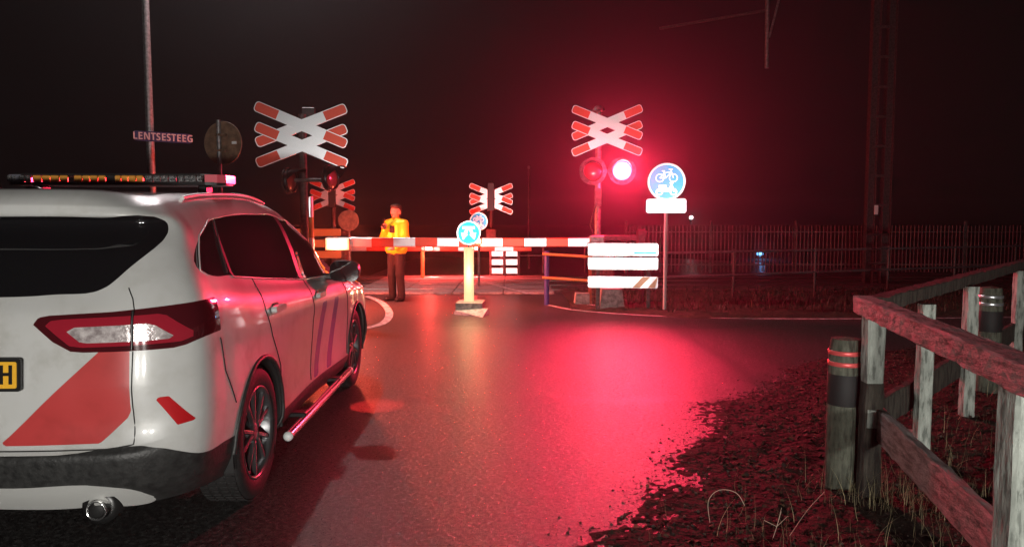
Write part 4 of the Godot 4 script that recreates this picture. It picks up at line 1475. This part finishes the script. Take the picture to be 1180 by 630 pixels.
	# wheel arch lips
	for s in [0.97, 3.68]:
		st = mb()
		var pts := []
		for i in 41:
			var t := deg_to_rad(-12 + 190 * i / 40.0)
			var h := on_body(0, s + cos(t) * 0.412, 0.35 + sin(t) * 0.412)
			if h[0] != Vector3.ZERO: pts.append(h[0] + h[1] * 0.002)
		tube(st, pts, 0.012, 8)
		build("arch_trim", st, M.car_plastic, o)
		for sd in [-1.0, 1.0]:
			st = mb()
			st.set_smooth_group(1)
			for i in 24:
				var t0 := PI * i / 24.0 - 0.2 * (1 - 2.0 * i / 24.0)
				var t1 := PI * (i + 1) / 24.0 - 0.2 * (1 - 2.0 * (i + 1) / 24.0)
				var f := func(t: float, x: float) -> Vector3: return Vector3(x * sd, 0.35 + sin(t) * 0.415, -s - cos(t) * 0.415)
				quad(st, f.call(t0, 0.6), f.call(t1, 0.6), f.call(t1, 0.925), f.call(t0, 0.925))
			build("wheel_well", st, M.rubber, o)
			wheel(o, Vector3(0.805 * sd, 0.355, -s), sd)
	st = mb()
	bx(st, Vector3(0, 0.33, -2.3), Vector3(1.5, 0.16, 3.7), Basis.IDENTITY, 0.05)
	bx(st, Vector3(0, 0.75, -2.3), Vector3(1.2, 0.8, 3.9), Basis.IDENTITY, 0.1)
	build("underbody", st, M.rubber, o)
	# exhausts
	for sd in [-1.0, 1.0]:
		st = mb()
		lathe(st, [Vector2(0.036, -0.3), Vector2(0.04, -0.02), Vector2(0.042, 0.0), Vector2(0.039, 0.003), Vector2(0.035, -0.005)], Basis(Vector3.RIGHT, Vector3.UP, Vector3.BACK), Vector3(0.53 * sd, 0.285, -0.052), 28)
		var ex := build("exhaust", st, M.chrome, o)
		st = mb()
		lathe(st, [Vector2(0.035, -0.004), Vector2(0.034, -0.06), Vector2(0.0, -0.06)], Basis(Vector3.RIGHT, Vector3.UP, Vector3.BACK), Vector3(0.53 * sd, 0.285, -0.052), 28)
		build("bore", st, M.rubber, ex)
		st = mb()
		lathe(st, [Vector2(0.07, -0.25), Vector2(0.075, -0.012), Vector2(0.05, -0.006)], Basis(Vector3.RIGHT, Vector3.UP, Vector3.BACK), Vector3(0.53 * sd, 0.292, -0.072), 28)
		build("surround", st, M.black, ex)
	# number plate: only its last letter is in the picture
	var np := Node3D.new()
	np.name = "number_plate"
	o.add_child(np)
	np.position = Vector3(0, 0.872, -0.022)
	np.rotation_degrees.x = -4
	st = mb()
	prism(st, rounded(0.545, 0.135, 0.012), 0.012)
	build("plate_frame", st, M.black, np)
	st = mb()
	prism(st, rounded(0.515, 0.108, 0.008), 0.003, Basis.IDENTITY, Vector3(0, 0, 0.0122))
	build("plate", st, M.plate_yellow, np)
	text(np, "H", 0.078, Vector3(0.215, 0, 0.0165), M.black, 0.85)
	# side step
	st = mb()
	cyl(st, Vector3(0.965, 0.215, -1.36), Vector3(0.965, 0.235, -3.2), 0.028, 0.028, 18, false)
	var step := build("side_step", st, M.chrome, o)
	for z in [[-1.355, 0.215], [-3.205, 0.235]]:
		st = mb()
		lathe(st, [Vector2(0.0, 0.02), Vector2(0.018, 0.017), Vector2(0.029, 0.005), Vector2(0.029, -0.01)], Basis(Vector3.RIGHT, Vector3.UP, Vector3.BACK), Vector3(0.965, z[1], z[0]), 20)
		build("end_cap", st, M.paint_white, step)
	for z in [-1.75, -2.8]:
		st = mb()
		bx(st, Vector3(0.86, 0.25, z), Vector3(0.24, 0.03, 0.09))
		build("bracket", st, M.black, step)
	# door handles
	for s in [[1.28, 0.995], [2.36, 0.965]]:
		var h := on_body(0, s[0], s[1])
		st = mb()
		prism(st, rounded(0.2, 0.036, 0.016), 0.03, Basis(Vector3(0, 0, -1), Vector3.UP, Vector3.RIGHT), h[0] + Vector3(0.008, 0, 0))
		build("door_handle", st, M.car_white, o)
		st = mb()
		prism(st, rounded(0.13, 0.075, 0.035), 0.004, Basis(Vector3(0, 0, -1), Vector3.UP, Vector3.RIGHT), h[0] + Vector3(-0.001, -0.005, 0))
		build("handle_recess", st, M.black, o)
	# mirrors
	for sd in [-1.0, 1.0]:
		st = mb()
		var c := Vector3(1.02 * sd, 1.105, -2.78)
		for i in 12: # a rounded shell, blunt towards the rear
			var a0 := TAU * i / 12
			var a1 := TAU * (i + 1) / 12
			st.set_smooth_group(1)
			for k in 5:
				var f := func(a: float, q: int) -> Vector3:
					var z: float = [0.0, -0.03, -0.08, -0.12, -0.14, -0.145][q]
					var r: float = [1.0, 1.06, 1.0, 0.78, 0.42, 0.0][q]
					var ca := cos(a)
					var sa := sin(a)
					return c + Vector3(signf(ca) * pow(absf(ca), 0.65) * 0.115 * r, signf(sa) * pow(absf(sa), 0.65) * 0.083 * r, z)
				quad(st, f.call(a0, k), f.call(a0, k + 1), f.call(a1, k + 1), f.call(a1, k))
		var mir := build("mirror", st, M.car_white if sd < 0 else M.black, o)
		st = mb()
		prism(st, rounded(0.22, 0.155, 0.05), 0.004, Basis.IDENTITY, c + Vector3(0, 0, -0.002))
		build("mirror_glass", st, M.car_glass, mir)
		st = mb()
		cyl(st, c + Vector3(0.02 * sd, -0.088, -0.07), c + Vector3(0.02 * sd, -0.083, -0.07), 0.016, 0.016, 14)
		build("added_lamp", st, lamp_mat(Color(1.0, 0.03, 0.03), 2.0) if sd > 0 else M.black, mir)  # added lens above the red pool of light; left one dark
		st = mb()
		bx(st, Vector3(0.885 * sd, 1.06, -2.84), Vector3(0.13, 0.05, 0.07), Basis.IDENTITY, 0.015)
		build("mirror_foot", st, M.black, mir)
	spot(Vector3(-1.30, 1.005, -5.8), Vector3(-1.1, 0, -5.9), Color(1.0, 0.03, 0.03), 7.0, 12.0, 0.012, 0.12)  # added lamp, put in for the red pool on the road
	# roof rails
	for sd in [-1.0, 1.0]:
		var pts := []
		for i in 25:
			var q := ring_point(12, 4.35 + 2.2 * i / 24.0)
			var k := sin(PI * i / 24.0)
			pts.append(Vector3((q.x + 0.012) * sd, q.y + 0.002 + 0.005 * pow(k, 0.4), -q.z))
		st = mb()
		tube(st, pts, 0.011, 8)
		build("roof_rail", st, M.car_silver, o)
	# light bar on the roof
	var lb := Node3D.new()
	lb.name = "light_bar"
	o.add_child(lb)
	lb.position = Vector3(0, 1.705, -1.45)
	st = mb()
	prism(st, rounded(1.26, 0.26, 0.1), 0.016, Basis(Vector3.RIGHT, Vector3.FORWARD, Vector3.UP))
	build("base", st, M.black, lb)
	st = mb()
	prism(st, rounded(1.2, 0.24, 0.1), 0.008, Basis(Vector3.RIGHT, Vector3.FORWARD, Vector3.UP), Vector3(0, 0.056, 0))
	build("lid", st, M.black, lb)
	var amber := mat(Color(0.95, 0.4, 0.05), 0.3, 0.4)
	amber.clearcoat_enabled = true
	var smoke := speckled(Color(0.02, 0.02, 0.022), Color(0.3, 0.29, 0.29), 0.15, 0.08, 6.0, false, 0.3, 91)
	for a in [[-0.36, 0.2, amber], [-0.135, 0.18, amber], [0.085, 0.17, amber], [0.27, 0.18, smoke], [0.44, 0.14, smoke], [-0.54, 0.13, smoke]]:
		st = mb()
		for k in 4:
			var w: float = a[1] / 4
			bx(st, Vector3(a[0] - a[1] / 2 + w * (k + 0.5), 0.036, 0.112 - 0.004 * (k % 2)), Vector3(w * 0.92, 0.038, 0.02), Basis.IDENTITY, 0.005)
		build("lens_module", st, a[2], lb)
	for sd in [-1.0, 1.0]:
		st = mb()
		prism(st, PackedVector2Array([Vector2(0, -0.12), Vector2(0.07, -0.115), Vector2(0.105, -0.07), Vector2(0.11, 0.07), Vector2(0.07, 0.115), Vector2(0, 0.12)] if sd > 0 else [Vector2(0, -0.12), Vector2(-0.07, -0.115), Vector2(-0.105, -0.07), Vector2(-0.11, 0.07), Vector2(-0.07, 0.115), Vector2(0, 0.12)]), 0.046, Basis(Vector3.RIGHT, Vector3.FORWARD, Vector3.UP), Vector3(0.525 * sd, 0.014, 0))
		var rc := mat(Color(0.6, 0.08, 0.11) if sd > 0 else Color(0.1, 0.1, 0.12), 0.15)
		rc.clearcoat_enabled = true
		build("end_lens", st, rc, lb)
		st = mb()
		bx(st, Vector3(0.48 * sd, -0.03, 0), Vector3(0.05, 0.06, 0.1))
		build("foot", st, M.black, lb)
	st = mb()
	bx(st, Vector3(-0.01, 0.034, 0.125), Vector3(0.05, 0.05, 0.02))
	build("camera_unit", st, M.black, lb)
	# aerials at the back of the roof
	st = mb()
	prism(st, PackedVector2Array([Vector2(0, 0), Vector2(0.17, 0), Vector2(0.11, 0.055), Vector2(0.04, 0.06), Vector2(0.01, 0.04)]), 0.05, Basis(Vector3(0, 0, -1), Vector3.UP, Vector3.RIGHT), Vector3(-0.025 - 0.36, 1.635, -0.75))
	build("aerial", st, M.black, o)
	st = mb()
	lathe(st, [Vector2(0.05, 0.0), Vector2(0.048, 0.02), Vector2(0.02, 0.035), Vector2(0, 0.036)], Basis(Vector3.RIGHT, Vector3.FORWARD, Vector3.UP), Vector3(-0.22, 1.645, -0.95), 20)
	build("aerial", st, M.black, o)

# ------------------------------------------------------------------ the police officer
func nets(bones: Array, k: float, cell: float) -> SurfaceTool: # bones: [a, b, ra, rb]; a tapered capsule each, joined smoothly
	var lo := Vector3.INF
	var hi := -Vector3.INF
	for b in bones:
		var r: float = maxf(b[2], b[3]) + k + cell * 2
		lo = lo.min(b[0] - Vector3.ONE * r).min(b[1] - Vector3.ONE * r)
		hi = hi.max(b[0] + Vector3.ONE * r).max(b[1] + Vector3.ONE * r)
	var n := Vector3i(((hi - lo) / cell).ceil()) + Vector3i.ONE
	var f := PackedFloat32Array()
	f.resize(n.x * n.y * n.z)
	f.fill(0.5)
	for b in bones:
		var a: Vector3 = b[0]
		var ab: Vector3 = b[1] - a
		var L := maxf(ab.length_squared(), 1e-8)
		var r: float = maxf(b[2], b[3]) + k + cell * 2
		var i0 := Vector3i(((a.min(b[1]) - Vector3.ONE * r - lo) / cell).floor()).clamp(Vector3i.ZERO, n - Vector3i.ONE)
		var i1 := Vector3i(((a.max(b[1]) + Vector3.ONE * r - lo) / cell).ceil()).clamp(Vector3i.ZERO, n - Vector3i.ONE)
		for z in range(i0.z, i1.z + 1):
			for y in range(i0.y, i1.y + 1):
				for x in range(i0.x, i1.x + 1):
					var p := lo + Vector3(x, y, z) * cell
					var t := clampf((p - a).dot(ab) / L, 0, 1)
					var d: float = p.distance_to(a + ab * t) - lerpf(b[2], b[3], t)
					var id := (z * n.y + y) * n.x + x
					var o := f[id]
					var h := maxf(k - absf(o - d), 0.0) / k
					f[id] = minf(o, d) - h * h * k * 0.25
	var ids := {}
	var st := mb()
	st.set_smooth_group(1)
	var pts := PackedVector3Array()
	var nx := n.x
	var nxy := n.x * n.y
	for z in n.z - 1:
		for y in n.y - 1:
			for x in n.x - 1:
				var c := z * nxy + y * nx + x
				var inside := 0
				for q in [0, 1, nx, nx + 1, nxy, nxy + 1, nxy + nx, nxy + nx + 1]:
					if f[c + q] < 0.0: inside += 1
				if inside == 0 or inside == 8: continue
				var sum := Vector3.ZERO
				var cnt := 0
				for e in [[0, 1], [2, 3], [4, 5], [6, 7], [0, 2], [1, 3], [4, 6], [5, 7], [0, 4], [1, 5], [2, 6], [3, 7]]:
					var va := f[c + (e[0] & 1) + ((e[0] >> 1) & 1) * nx + (e[0] >> 2) * nxy]
					var vb := f[c + (e[1] & 1) + ((e[1] >> 1) & 1) * nx + (e[1] >> 2) * nxy]
					if (va < 0.0) == (vb < 0.0): continue
					var pa := Vector3(e[0] & 1, (e[0] >> 1) & 1, e[0] >> 2)
					var pb := Vector3(e[1] & 1, (e[1] >> 1) & 1, e[1] >> 2)
					sum += pa.lerp(pb, va / (va - vb))
					cnt += 1
				ids[c] = pts.size()
				pts.append(lo + (Vector3(x, y, z) + sum / cnt) * cell)
	for c in ids:
		for ax in 3:
			var s: int = [1, nx, nxy][ax]
			var p: int = [nx, nxy, 1][ax]
			var q: int = [nxy, 1, nx][ax]
			var inner: bool = f[c] < 0.0
			if inner == (f[c + s] < 0.0): continue
			if not (ids.has(c - p) and ids.has(c - q) and ids.has(c - p - q)): continue
			var v := [pts[ids[c]], pts[ids[c - p]], pts[ids[c - p - q]], pts[ids[c - q]]]
			if inner: quad(st, v[0], v[1], v[2], v[3])
			else: quad(st, v[0], v[3], v[2], v[1])
	return st

func person() -> void:
	var o := thing("person", "person in yellow jacket and dark trousers standing behind the barrier, hand raised to chest", "person", Vector3(-2.16, 0.0, -13.75), deg_to_rad(-32))
	# the figure faces its own +z; its right is -x
	var V := func(x: float, y: float, z: float) -> Vector3: return Vector3(x, y, z)
	var hipL := Vector3(0.09, 0.93, 0); var hipR := Vector3(-0.09, 0.93, 0)
	var shL := Vector3(0.185, 1.44, -0.01); var shR := Vector3(-0.185, 1.44, -0.01)
	var elL := Vector3(0.25, 1.17, 0.02); var wrL := Vector3(0.17, 1.0, 0.2)
	var elR := Vector3(-0.24, 1.19, 0.08); var wrR := Vector3(-0.07, 1.33, 0.24)
	var skin := mat(Color(0.42, 0.24, 0.17), 0.5)
	# body: head, neck, trunk, limbs, hands in one skin
	var bones := [
		[V.call(0, 1.685, 0.0), V.call(0, 1.66, 0.015), 0.098, 0.09], [V.call(0, 1.62, 0.045), V.call(0, 1.59, 0.06), 0.06, 0.042],
		[V.call(0, 1.655, 0.1), V.call(0, 1.635, 0.115), 0.012, 0.016], [V.call(0, 1.69, 0.085), V.call(0, 1.65, 0.1), 0.012, 0.012],
		[V.call(0.095, 1.655, 0.0), V.call(0.1, 1.63, 0.0), 0.02, 0.014], [V.call(-0.095, 1.655, 0.0), V.call(-0.1, 1.63, 0.0), 0.02, 0.014],
		[V.call(0, 1.6, 0.0), V.call(0, 1.47, -0.02), 0.056, 0.064],
		[V.call(0, 1.42, -0.01), V.call(0, 1.0, 0.0), 0.12, 0.11], [shR, elR, 0.05, 0.042], [elR, wrR, 0.04, 0.03], [shL, elL, 0.05, 0.042], [elL, wrL, 0.04, 0.03],
		[hipL, V.call(0.1, 0.5, 0.02), 0.075, 0.05], [V.call(0.1, 0.5, 0.02), V.call(0.11, 0.09, -0.01), 0.05, 0.035], [hipR, V.call(-0.1, 0.5, 0.02), 0.075, 0.05], [V.call(-0.1, 0.5, 0.02), V.call(-0.11, 0.09, -0.01), 0.05, 0.035],
	]
	for h in [[wrR, Vector3(0.05, 0.08, 0.04), Vector3(0.6, -0.2, 0.7)], [wrL, Vector3(-0.05, -0.01, 0.085), Vector3(-0.5, -0.6, 0.2)]]:
		var w: Vector3 = h[0]
		var palm: Vector3 = w + h[1] * 0.9
		bones.append([w, palm, 0.03, 0.034])
		var across: Vector3 = h[1].normalized().cross(h[2].normalized()).normalized()
		for k in 4:
			var root: Vector3 = palm + across * (k - 1.5) * 0.019
			var L: float = [0.038, 0.043, 0.04, 0.031][k]
			var m: Vector3 = root + h[1].normalized() * L
			var tip: Vector3 = m + (h[1].normalized() * 0.4 + h[2].normalized() * 0.8).normalized() * L * 0.9
			bones.append([root, m, 0.0095, 0.009])
			bones.append([m, tip, 0.009, 0.008])
		var tb: Vector3 = w + h[1] * 0.35 - across * 0.03
		bones.append([tb, tb + (h[1].normalized() * 0.6 - across * 0.7).normalized() * 0.05, 0.012, 0.01])
	build("body", nets(bones, 0.016, 0.012), skin, o)
	# jacket
	var j := [
		[V.call(0.07, 1.4, 0.0), V.call(0.09, 1.0, 0.0), 0.14, 0.125], [V.call(-0.07, 1.4, 0.0), V.call(-0.09, 1.0, 0.0), 0.14, 0.125], [V.call(0.1, 0.98, 0), V.call(-0.1, 0.98, 0), 0.13, 0.13],
		[shL, elL, 0.08, 0.066], [elL, wrL, 0.066, 0.05], [shR, elR, 0.08, 0.066], [elR, wrR, 0.066, 0.05], [V.call(0, 1.5, -0.02), V.call(0, 1.52, -0.01), 0.085, 0.078], [shL, shR, 0.075, 0.075],
	]
	build("jacket", nets(j, 0.04, 0.017), mat(Color(0.95, 0.78, 0.03), 0.45, 0.3), o)
	var dark := mat(Color(0.006, 0.0065, 0.009), 0.85)
	var tr := [[hipL, V.call(0.1, 0.5, 0.02), 0.105, 0.078], [V.call(0.1, 0.5, 0.02), V.call(0.11, 0.1, -0.01), 0.078, 0.07], [hipR, V.call(-0.1, 0.5, 0.02), 0.105, 0.078], [V.call(-0.1, 0.5, 0.02), V.call(-0.11, 0.1, -0.01), 0.078, 0.07]]
	build("trousers", nets(tr, 0.03, 0.018), dark, o)
	for s in [-1.0, 1.0]:
		build("boot", nets([[V.call(0.11 * s, 0.1, -0.02), V.call(0.11 * s, 0.05, -0.01), 0.06, 0.055], [V.call(0.11 * s, 0.05, -0.02), V.call(0.125 * s, 0.042, 0.15), 0.05, 0.042]], 0.03, 0.014), M.black, o)
	build("hair", nets([[V.call(0, 1.715, -0.02), V.call(0, 1.66, -0.035), 0.098, 0.092], [V.call(-0.03, 1.755, 0.04), V.call(0.03, 1.755, 0.04), 0.05, 0.05]], 0.02, 0.013), mat(Color(0.03, 0.02, 0.012), 0.6), o)
	# dark vest panel on the chest with radio, eyes, mouth
	var st := mb()
	bx(st, Vector3(0.03, 1.34, 0.145), Vector3(0.11, 0.13, 0.03), Basis(Vector3.RIGHT, -0.1), 0.012)
	build("chest_panel", st, dark, o)
	st = mb()
	for s in [-1.0, 1.0]: bx(st, Vector3(0.035 * s, 1.68, 0.094), Vector3(0.026, 0.01, 0.012), Basis.IDENTITY, 0.003)
	bx(st, Vector3(0, 1.603, 0.1), Vector3(0.045, 0.009, 0.012), Basis.IDENTITY, 0.003)
	build("face_marks", st, mat(Color(0.08, 0.03, 0.025), 0.5), o)
	for y in [1.03, 1.14]:
		st = mb()
		var band := []
		for i in 28: band.append(Vector3(cos(TAU * i / 28) * 0.222, y, sin(TAU * i / 28) * 0.137))
		tube(st, band, 0.016, 6, true)
		build("reflective_band", st, M.sheet_white, o)
	var b := Basis(Vector3.UP, deg_to_rad(-32))
	var r := thing("hand_radio", "small black radio held by the person in the yellow jacket", "radio", Vector3(-2.16, 0, -13.75) + b * Vector3(-0.02, 1.4, 0.3), deg_to_rad(-32))
	st = mb()
	bx(st, Vector3.ZERO, Vector3(0.055, 0.12, 0.032), Basis.IDENTITY, 0.008)
	build("case", st, M.black, r)
	st = mb()
	cyl(st, Vector3(-0.015, 0.06, 0), Vector3(-0.015, 0.14, 0), 0.008, 0.006, 10)
	build("aerial", st, M.black, r)

# ------------------------------------------------------------------ the vehicle whose headlamps light the scene from behind the camera
const HEAD := 26.0

func vehicle_behind() -> void:
	var o := thing("waiting_van", "dark van with headlamps on, waiting behind the viewer", "van", Vector3(0.55, 0, 4.4))
	var st := mb()
	prism(st, PackedVector2Array([Vector2(0, 0.35), Vector2(0.0, 0.95), Vector2(0.7, 1.15), Vector2(1.5, 1.95), Vector2(4.6, 2.0), Vector2(4.7, 0.35)]), 1.9, Basis(Vector3(0, 0, 1), Vector3.UP, Vector3(-1, 0, 0)), Vector3(0.95, 0, 0))
	build("body", st, mat(Color(0.03, 0.03, 0.035), 0.3), o)
	st = mb()
	quad(st, Vector3(-0.8, 1.2, 0.74), Vector3(0.8, 1.2, 0.74), Vector3(0.72, 1.9, 1.44), Vector3(-0.72, 1.9, 1.44))
	build("windscreen", st, M.car_glass, o)
	for s in [-1.0, 1.0]:
		for z in [0.85, 3.8]:
			st = mb()
			cyl(st, Vector3(0.72 * s, 0.34, z), Vector3(0.94 * s, 0.34, z), 0.34, 0.34, 28)
			build("wheel", st, M.tyre, o)
		st = mb()
		lathe(st, [Vector2(0.1, 0.0), Vector2(0.1, 0.02), Vector2(0.06, 0.04), Vector2(0, 0.045)], Basis(Vector3.RIGHT, Vector3.UP, Vector3.FORWARD), Vector3(0.68 * s, 0.86, 0.0), 24)
		build("headlamp_lens", st, lamp_mat(Color(1.0, 0.93, 0.8), 8.0), o)
		spot(Vector3(0.55 + 0.68 * s, 0.86, 4.33), Vector3(-0.2 + 0.5 * s, 1.5, -12.0), Color(1.0, 0.97, 0.91), HEAD, 38.0, 0.09, 0.7)

# ------------------------------------------------------------------ vegetation and litter
func blade_mesh(h: float, w: float, bend: float) -> ArrayMesh:
	var st := mb()
	st.set_smooth_group(1)
	var last := []
	for i in 5:
		var t := i / 4.0
		var c := Vector3(0, h * t * (1 - 0.2 * bend * t), bend * h * t * t)
		var now := [c + Vector3(-w * (1 - t * 0.9), 0, 0), c + Vector3(w * (1 - t * 0.9), 0, 0)]
		if last: quad(st, last[0], last[1], now[1], now[0])
		last = now
	st.generate_normals()
	return st.commit()

func scatter(called: String, mesh: Mesh, m: StandardMaterial3D, spots: Array, cols: Array, label: String, category: String) -> void:
	m.vertex_color_use_as_albedo = true
	var mm := MultiMesh.new()
	mm.transform_format = MultiMesh.TRANSFORM_3D
	mm.use_colors = true
	mm.mesh = mesh
	mm.instance_count = spots.size()
	for i in spots.size():
		mm.set_instance_transform(i, spots[i])
		var c: Color = cols[0].lerp(cols[1], rng.randf())
		mm.set_instance_color(i, c)
	var o := MultiMeshInstance3D.new()
	o.multimesh = mm
	o.material_override = m
	o.name = numbered(called)
	add_child(o)
	tag(o, label, category, "", "stuff")

func vegetation() -> void:
	# grass: short tufts on the verge, denser by the fence; straw around the posts
	var spots := []
	for i in 15000:
		var d := rng.randf_range(2.2, 9.3)
		var x := edge_x(d) + 0.5 + pow(rng.randf(), 0.8) * 5.5
		if n_mid.get_noise_2d(x * 0.6, d * 0.6) < 0.02 + 0.25 * clampf(1.3 - (x - edge_x(d)), 0, 1): continue
		if x > 7: continue
		for k in 3:
			var q := Vector3(x + rng.randfn() * 0.02, 0, -d + rng.randfn() * 0.02)
			q.y = verge_height(q.x, -q.z) - 0.005
			spots.append(Transform3D(Basis(Vector3.UP, rng.randf() * TAU) * Basis(Vector3.RIGHT, rng.randfn() * 0.35) * Basis.from_scale(Vector3.ONE * rng.randf_range(0.4, 1.2)), q))
	scatter("grass", blade_mesh(0.06, 0.0016, 0.7), mat(Color.WHITE, 0.8), spots, [Color(0.02, 0.02, 0.009), Color(0.1, 0.075, 0.04)], "short dark grass scattered over the muddy verge", "grass")
	spots = []
	for c in [[2.0, 3.62, 0.1, 170], [1.84, 3.84, 0.12, 120], [1.75, 2.9, 0.3, 160], [1.62, 2.3, 0.25, 150], [2.2, 3.3, 0.5, 160], [1.1, 3.4, 0.35, 40], [2.6, 4.2, 0.5, 120], [1.3, 2.9, 0.25, 60], [3.6, 5.6, 0.7, 120]]:
		for i in c[3]:
			var x: float = c[0] + rng.randfn() * c[2]
			var d: float = c[1] + rng.randfn() * c[2]
			spots.append(Transform3D(Basis(Vector3.UP, rng.randf() * TAU) * Basis(Vector3.RIGHT, rng.randfn() * 0.55) * Basis.from_scale(Vector3.ONE * rng.randf_range(0.25, 1.1)), Vector3(x, verge_height(x, d) - 0.01, -d)))
	scatter("dry_grass", blade_mesh(0.2, 0.0015, 0.6), mat(Color.WHITE, 0.7), spots, [Color(0.1, 0.085, 0.04), Color(0.42, 0.35, 0.2)], "pale dry grass stalks at the foot of the timber fence", "grass")
	# fallen leaves and crumbs of earth
	var st := mb()
	st.set_smooth_group(1)
	var c0 := Vector3(0, 0.004, 0)
	for i in 8:
		var r := func(k: int) -> Vector3:
			var t := TAU * k / 8
			return Vector3(cos(t) * 0.026, 0.006 * sin(2 * t), sin(t) * 0.015 * (1.2 - 0.5 * cos(t)))
		tri(st, c0, r.call((i + 1) % 8), r.call(i))
	st.generate_normals()
	var leaf := st.commit()
	spots = []
	for i in 3800:
		var d := rng.randf_range(2.2, 9.6)
		var x := edge_x(d) + 0.45 + rng.randfn() * 0.2 + pow(rng.randf(), 1.3) * 4.0
		var h := maxf(verge_height(x, d), 0.001)
		spots.append(Transform3D(Basis(Vector3.UP, rng.randf() * TAU) * Basis(Vector3.RIGHT, rng.randfn() * 0.4) * Basis.from_scale(Vector3.ONE * rng.randf_range(0.3, 0.85)), Vector3(x, h + 0.004, -d)))
	scatter("leaf_litter", leaf, mat(Color.WHITE, 0.8), spots, [Color(0.02, 0.012, 0.007), Color(0.11, 0.06, 0.03)], "wet brown leaves strewn over the muddy verge", "leaves")
	st = mb()
	bx(st, Vector3.ZERO, Vector3(0.03, 0.018, 0.024), Basis(Vector3(1, 1, 0).normalized(), 0.5), 0.006)
	st.generate_normals()
	var crumb := st.commit()
	spots = []
	for i in 4200:
		var d := rng.randf_range(2.3, 9.4)
		var x := edge_x(d) + 0.12 + rng.randfn() * 0.2 + pow(rng.randf(), 2.0) * 2.5
		spots.append(Transform3D(Basis.from_euler(Vector3(rng.randf(), rng.randf(), rng.randf()) * TAU) * Basis.from_scale(Vector3.ONE * rng.randf_range(0.12, 0.6)), Vector3(x, maxf(verge_height(x, d), 0.0) + 0.002, -d)))
	scatter("earth_crumbs", crumb, mat(Color.WHITE, 0.6), spots, [Color(0.014, 0.01, 0.007), Color(0.06, 0.045, 0.033)], "crumbs of wet earth along the road edge", "earth")
	# turf of the far verges
	spots = []
	for i in 9000:
		var x := rng.randf_range(1.3, 20)
		var d := rng.randf_range(11.6, 15.3)
		if d < 12.6 - clampf((x - 1.2) * 0.75, 0, 1.1) + clampf((x - 4.0) * 0.075, 0, 3): continue
		spots.append(Transform3D(Basis(Vector3.UP, rng.randf() * TAU) * Basis(Vector3.RIGHT, rng.randfn() * 0.35) * Basis.from_scale(Vector3.ONE * rng.randf_range(0.7, 2.0)), Vector3(x, 0.02, -d)))
	scatter("grass", blade_mesh(0.1, 0.006, 0.5), mat(Color.WHITE, 0.6), spots, [Color(0.015, 0.018, 0.008), Color(0.06, 0.055, 0.025)], "dark grass on the far verge below the tube railing", "grass")
	# a few bleached stalks and twigs one can pick out
	var i := 0
	for a in [["looped dry stalk curling up from the mud left of the bollard", [[0.98, 3.55, 0.03], [0.97, 3.55, 0.14], [1.02, 3.54, 0.2], [1.1, 3.53, 0.19], [1.14, 3.52, 0.13]]], ["straight pale twig lying slanted below the bollard", [[1.26, 3.25, 0.06], [1.4, 3.4, 0.12], [1.52, 3.5, 0.17]]], ["small forked pale twig beside the slanted one", [[1.2, 3.3, 0.05], [1.23, 3.33, 0.1], [1.26, 3.36, 0.16]]]]:
		st = mb()
		var cv := Curve3D.new()
		var base := verge_height(a[1][0][0], a[1][0][1])
		for j in a[1].size():
			var q: Array = a[1][maxi(j - 1, 0)]
			var w: Array = a[1][mini(j + 1, a[1].size() - 1)]
			var slope := Vector3(w[0] - q[0], w[2] - q[2], q[1] - w[1]) / 6.0
			cv.add_point(Vector3(a[1][j][0], a[1][j][2] + base - 0.03, -a[1][j][1]), -slope, slope)
		tube(st, Array(cv.tessellate_even_length(4, 0.02)), 0.0016, 6)
		if i == 2:
			for k in [[0.05, 0.05], [-0.06, 0.03], [0.02, 0.09]]: tube(st, [Vector3(1.23, base + 0.07, -3.33), Vector3(1.23 + k[0], base + 0.07 + k[1], -3.33)], 0.0013, 5)
		tag(build("twig", st, mat(Color(0.42, 0.33, 0.25), 0.6)), a[0], "twig", "pale twigs in the mud")
		i += 1

func far_lights() -> void:
	var o := thing("far_lamp", "tiny white street light far away right of the white plate", "street lamp", Vector3(14.55, 0, -60.0))
	var st := mb()
	cyl(st, Vector3.ZERO, Vector3(0, 1.6, 0), 0.06, 0.05, 10)
	build("pole", st, M.dark_steel, o)
	st = mb()
	lathe(st, [Vector2(0, -0.16), Vector2(0.12, -0.1), Vector2(0.16, 0.0), Vector2(0.12, 0.1), Vector2(0, 0.16)], Basis(Vector3.RIGHT, Vector3.FORWARD, Vector3.UP), Vector3(0, 1.75, 0), 16)
	build("lamp_globe", st, lamp_mat(Color(1, 0.95, 0.95), 5.0), o)
	omni(Vector3(0, 1.75, 0), Color(1, 0.95, 0.95), 1.0, 0.1, o)
	o = thing("marker_light", "tiny blue marker light glowing low behind the bar fence", "light", Vector3(10.1, 0, -30.0))
	st = mb()
	cyl(st, Vector3.ZERO, Vector3(0, 0.1, 0), 0.04, 0.04, 10)
	build("stake", st, M.dark_steel, o)
	st = mb()
	bx(st, Vector3(0, 0.15, 0), Vector3(0.26, 0.12, 0.1), Basis.IDENTITY, 0.03)
	build("lamp_body", st, lamp_mat(Color(0.1, 0.45, 1.0), 1.6), o)
	omni(Vector3(0, 0.15, 0.2), Color(0.1, 0.45, 1.0), 0.3, 0.05, o)
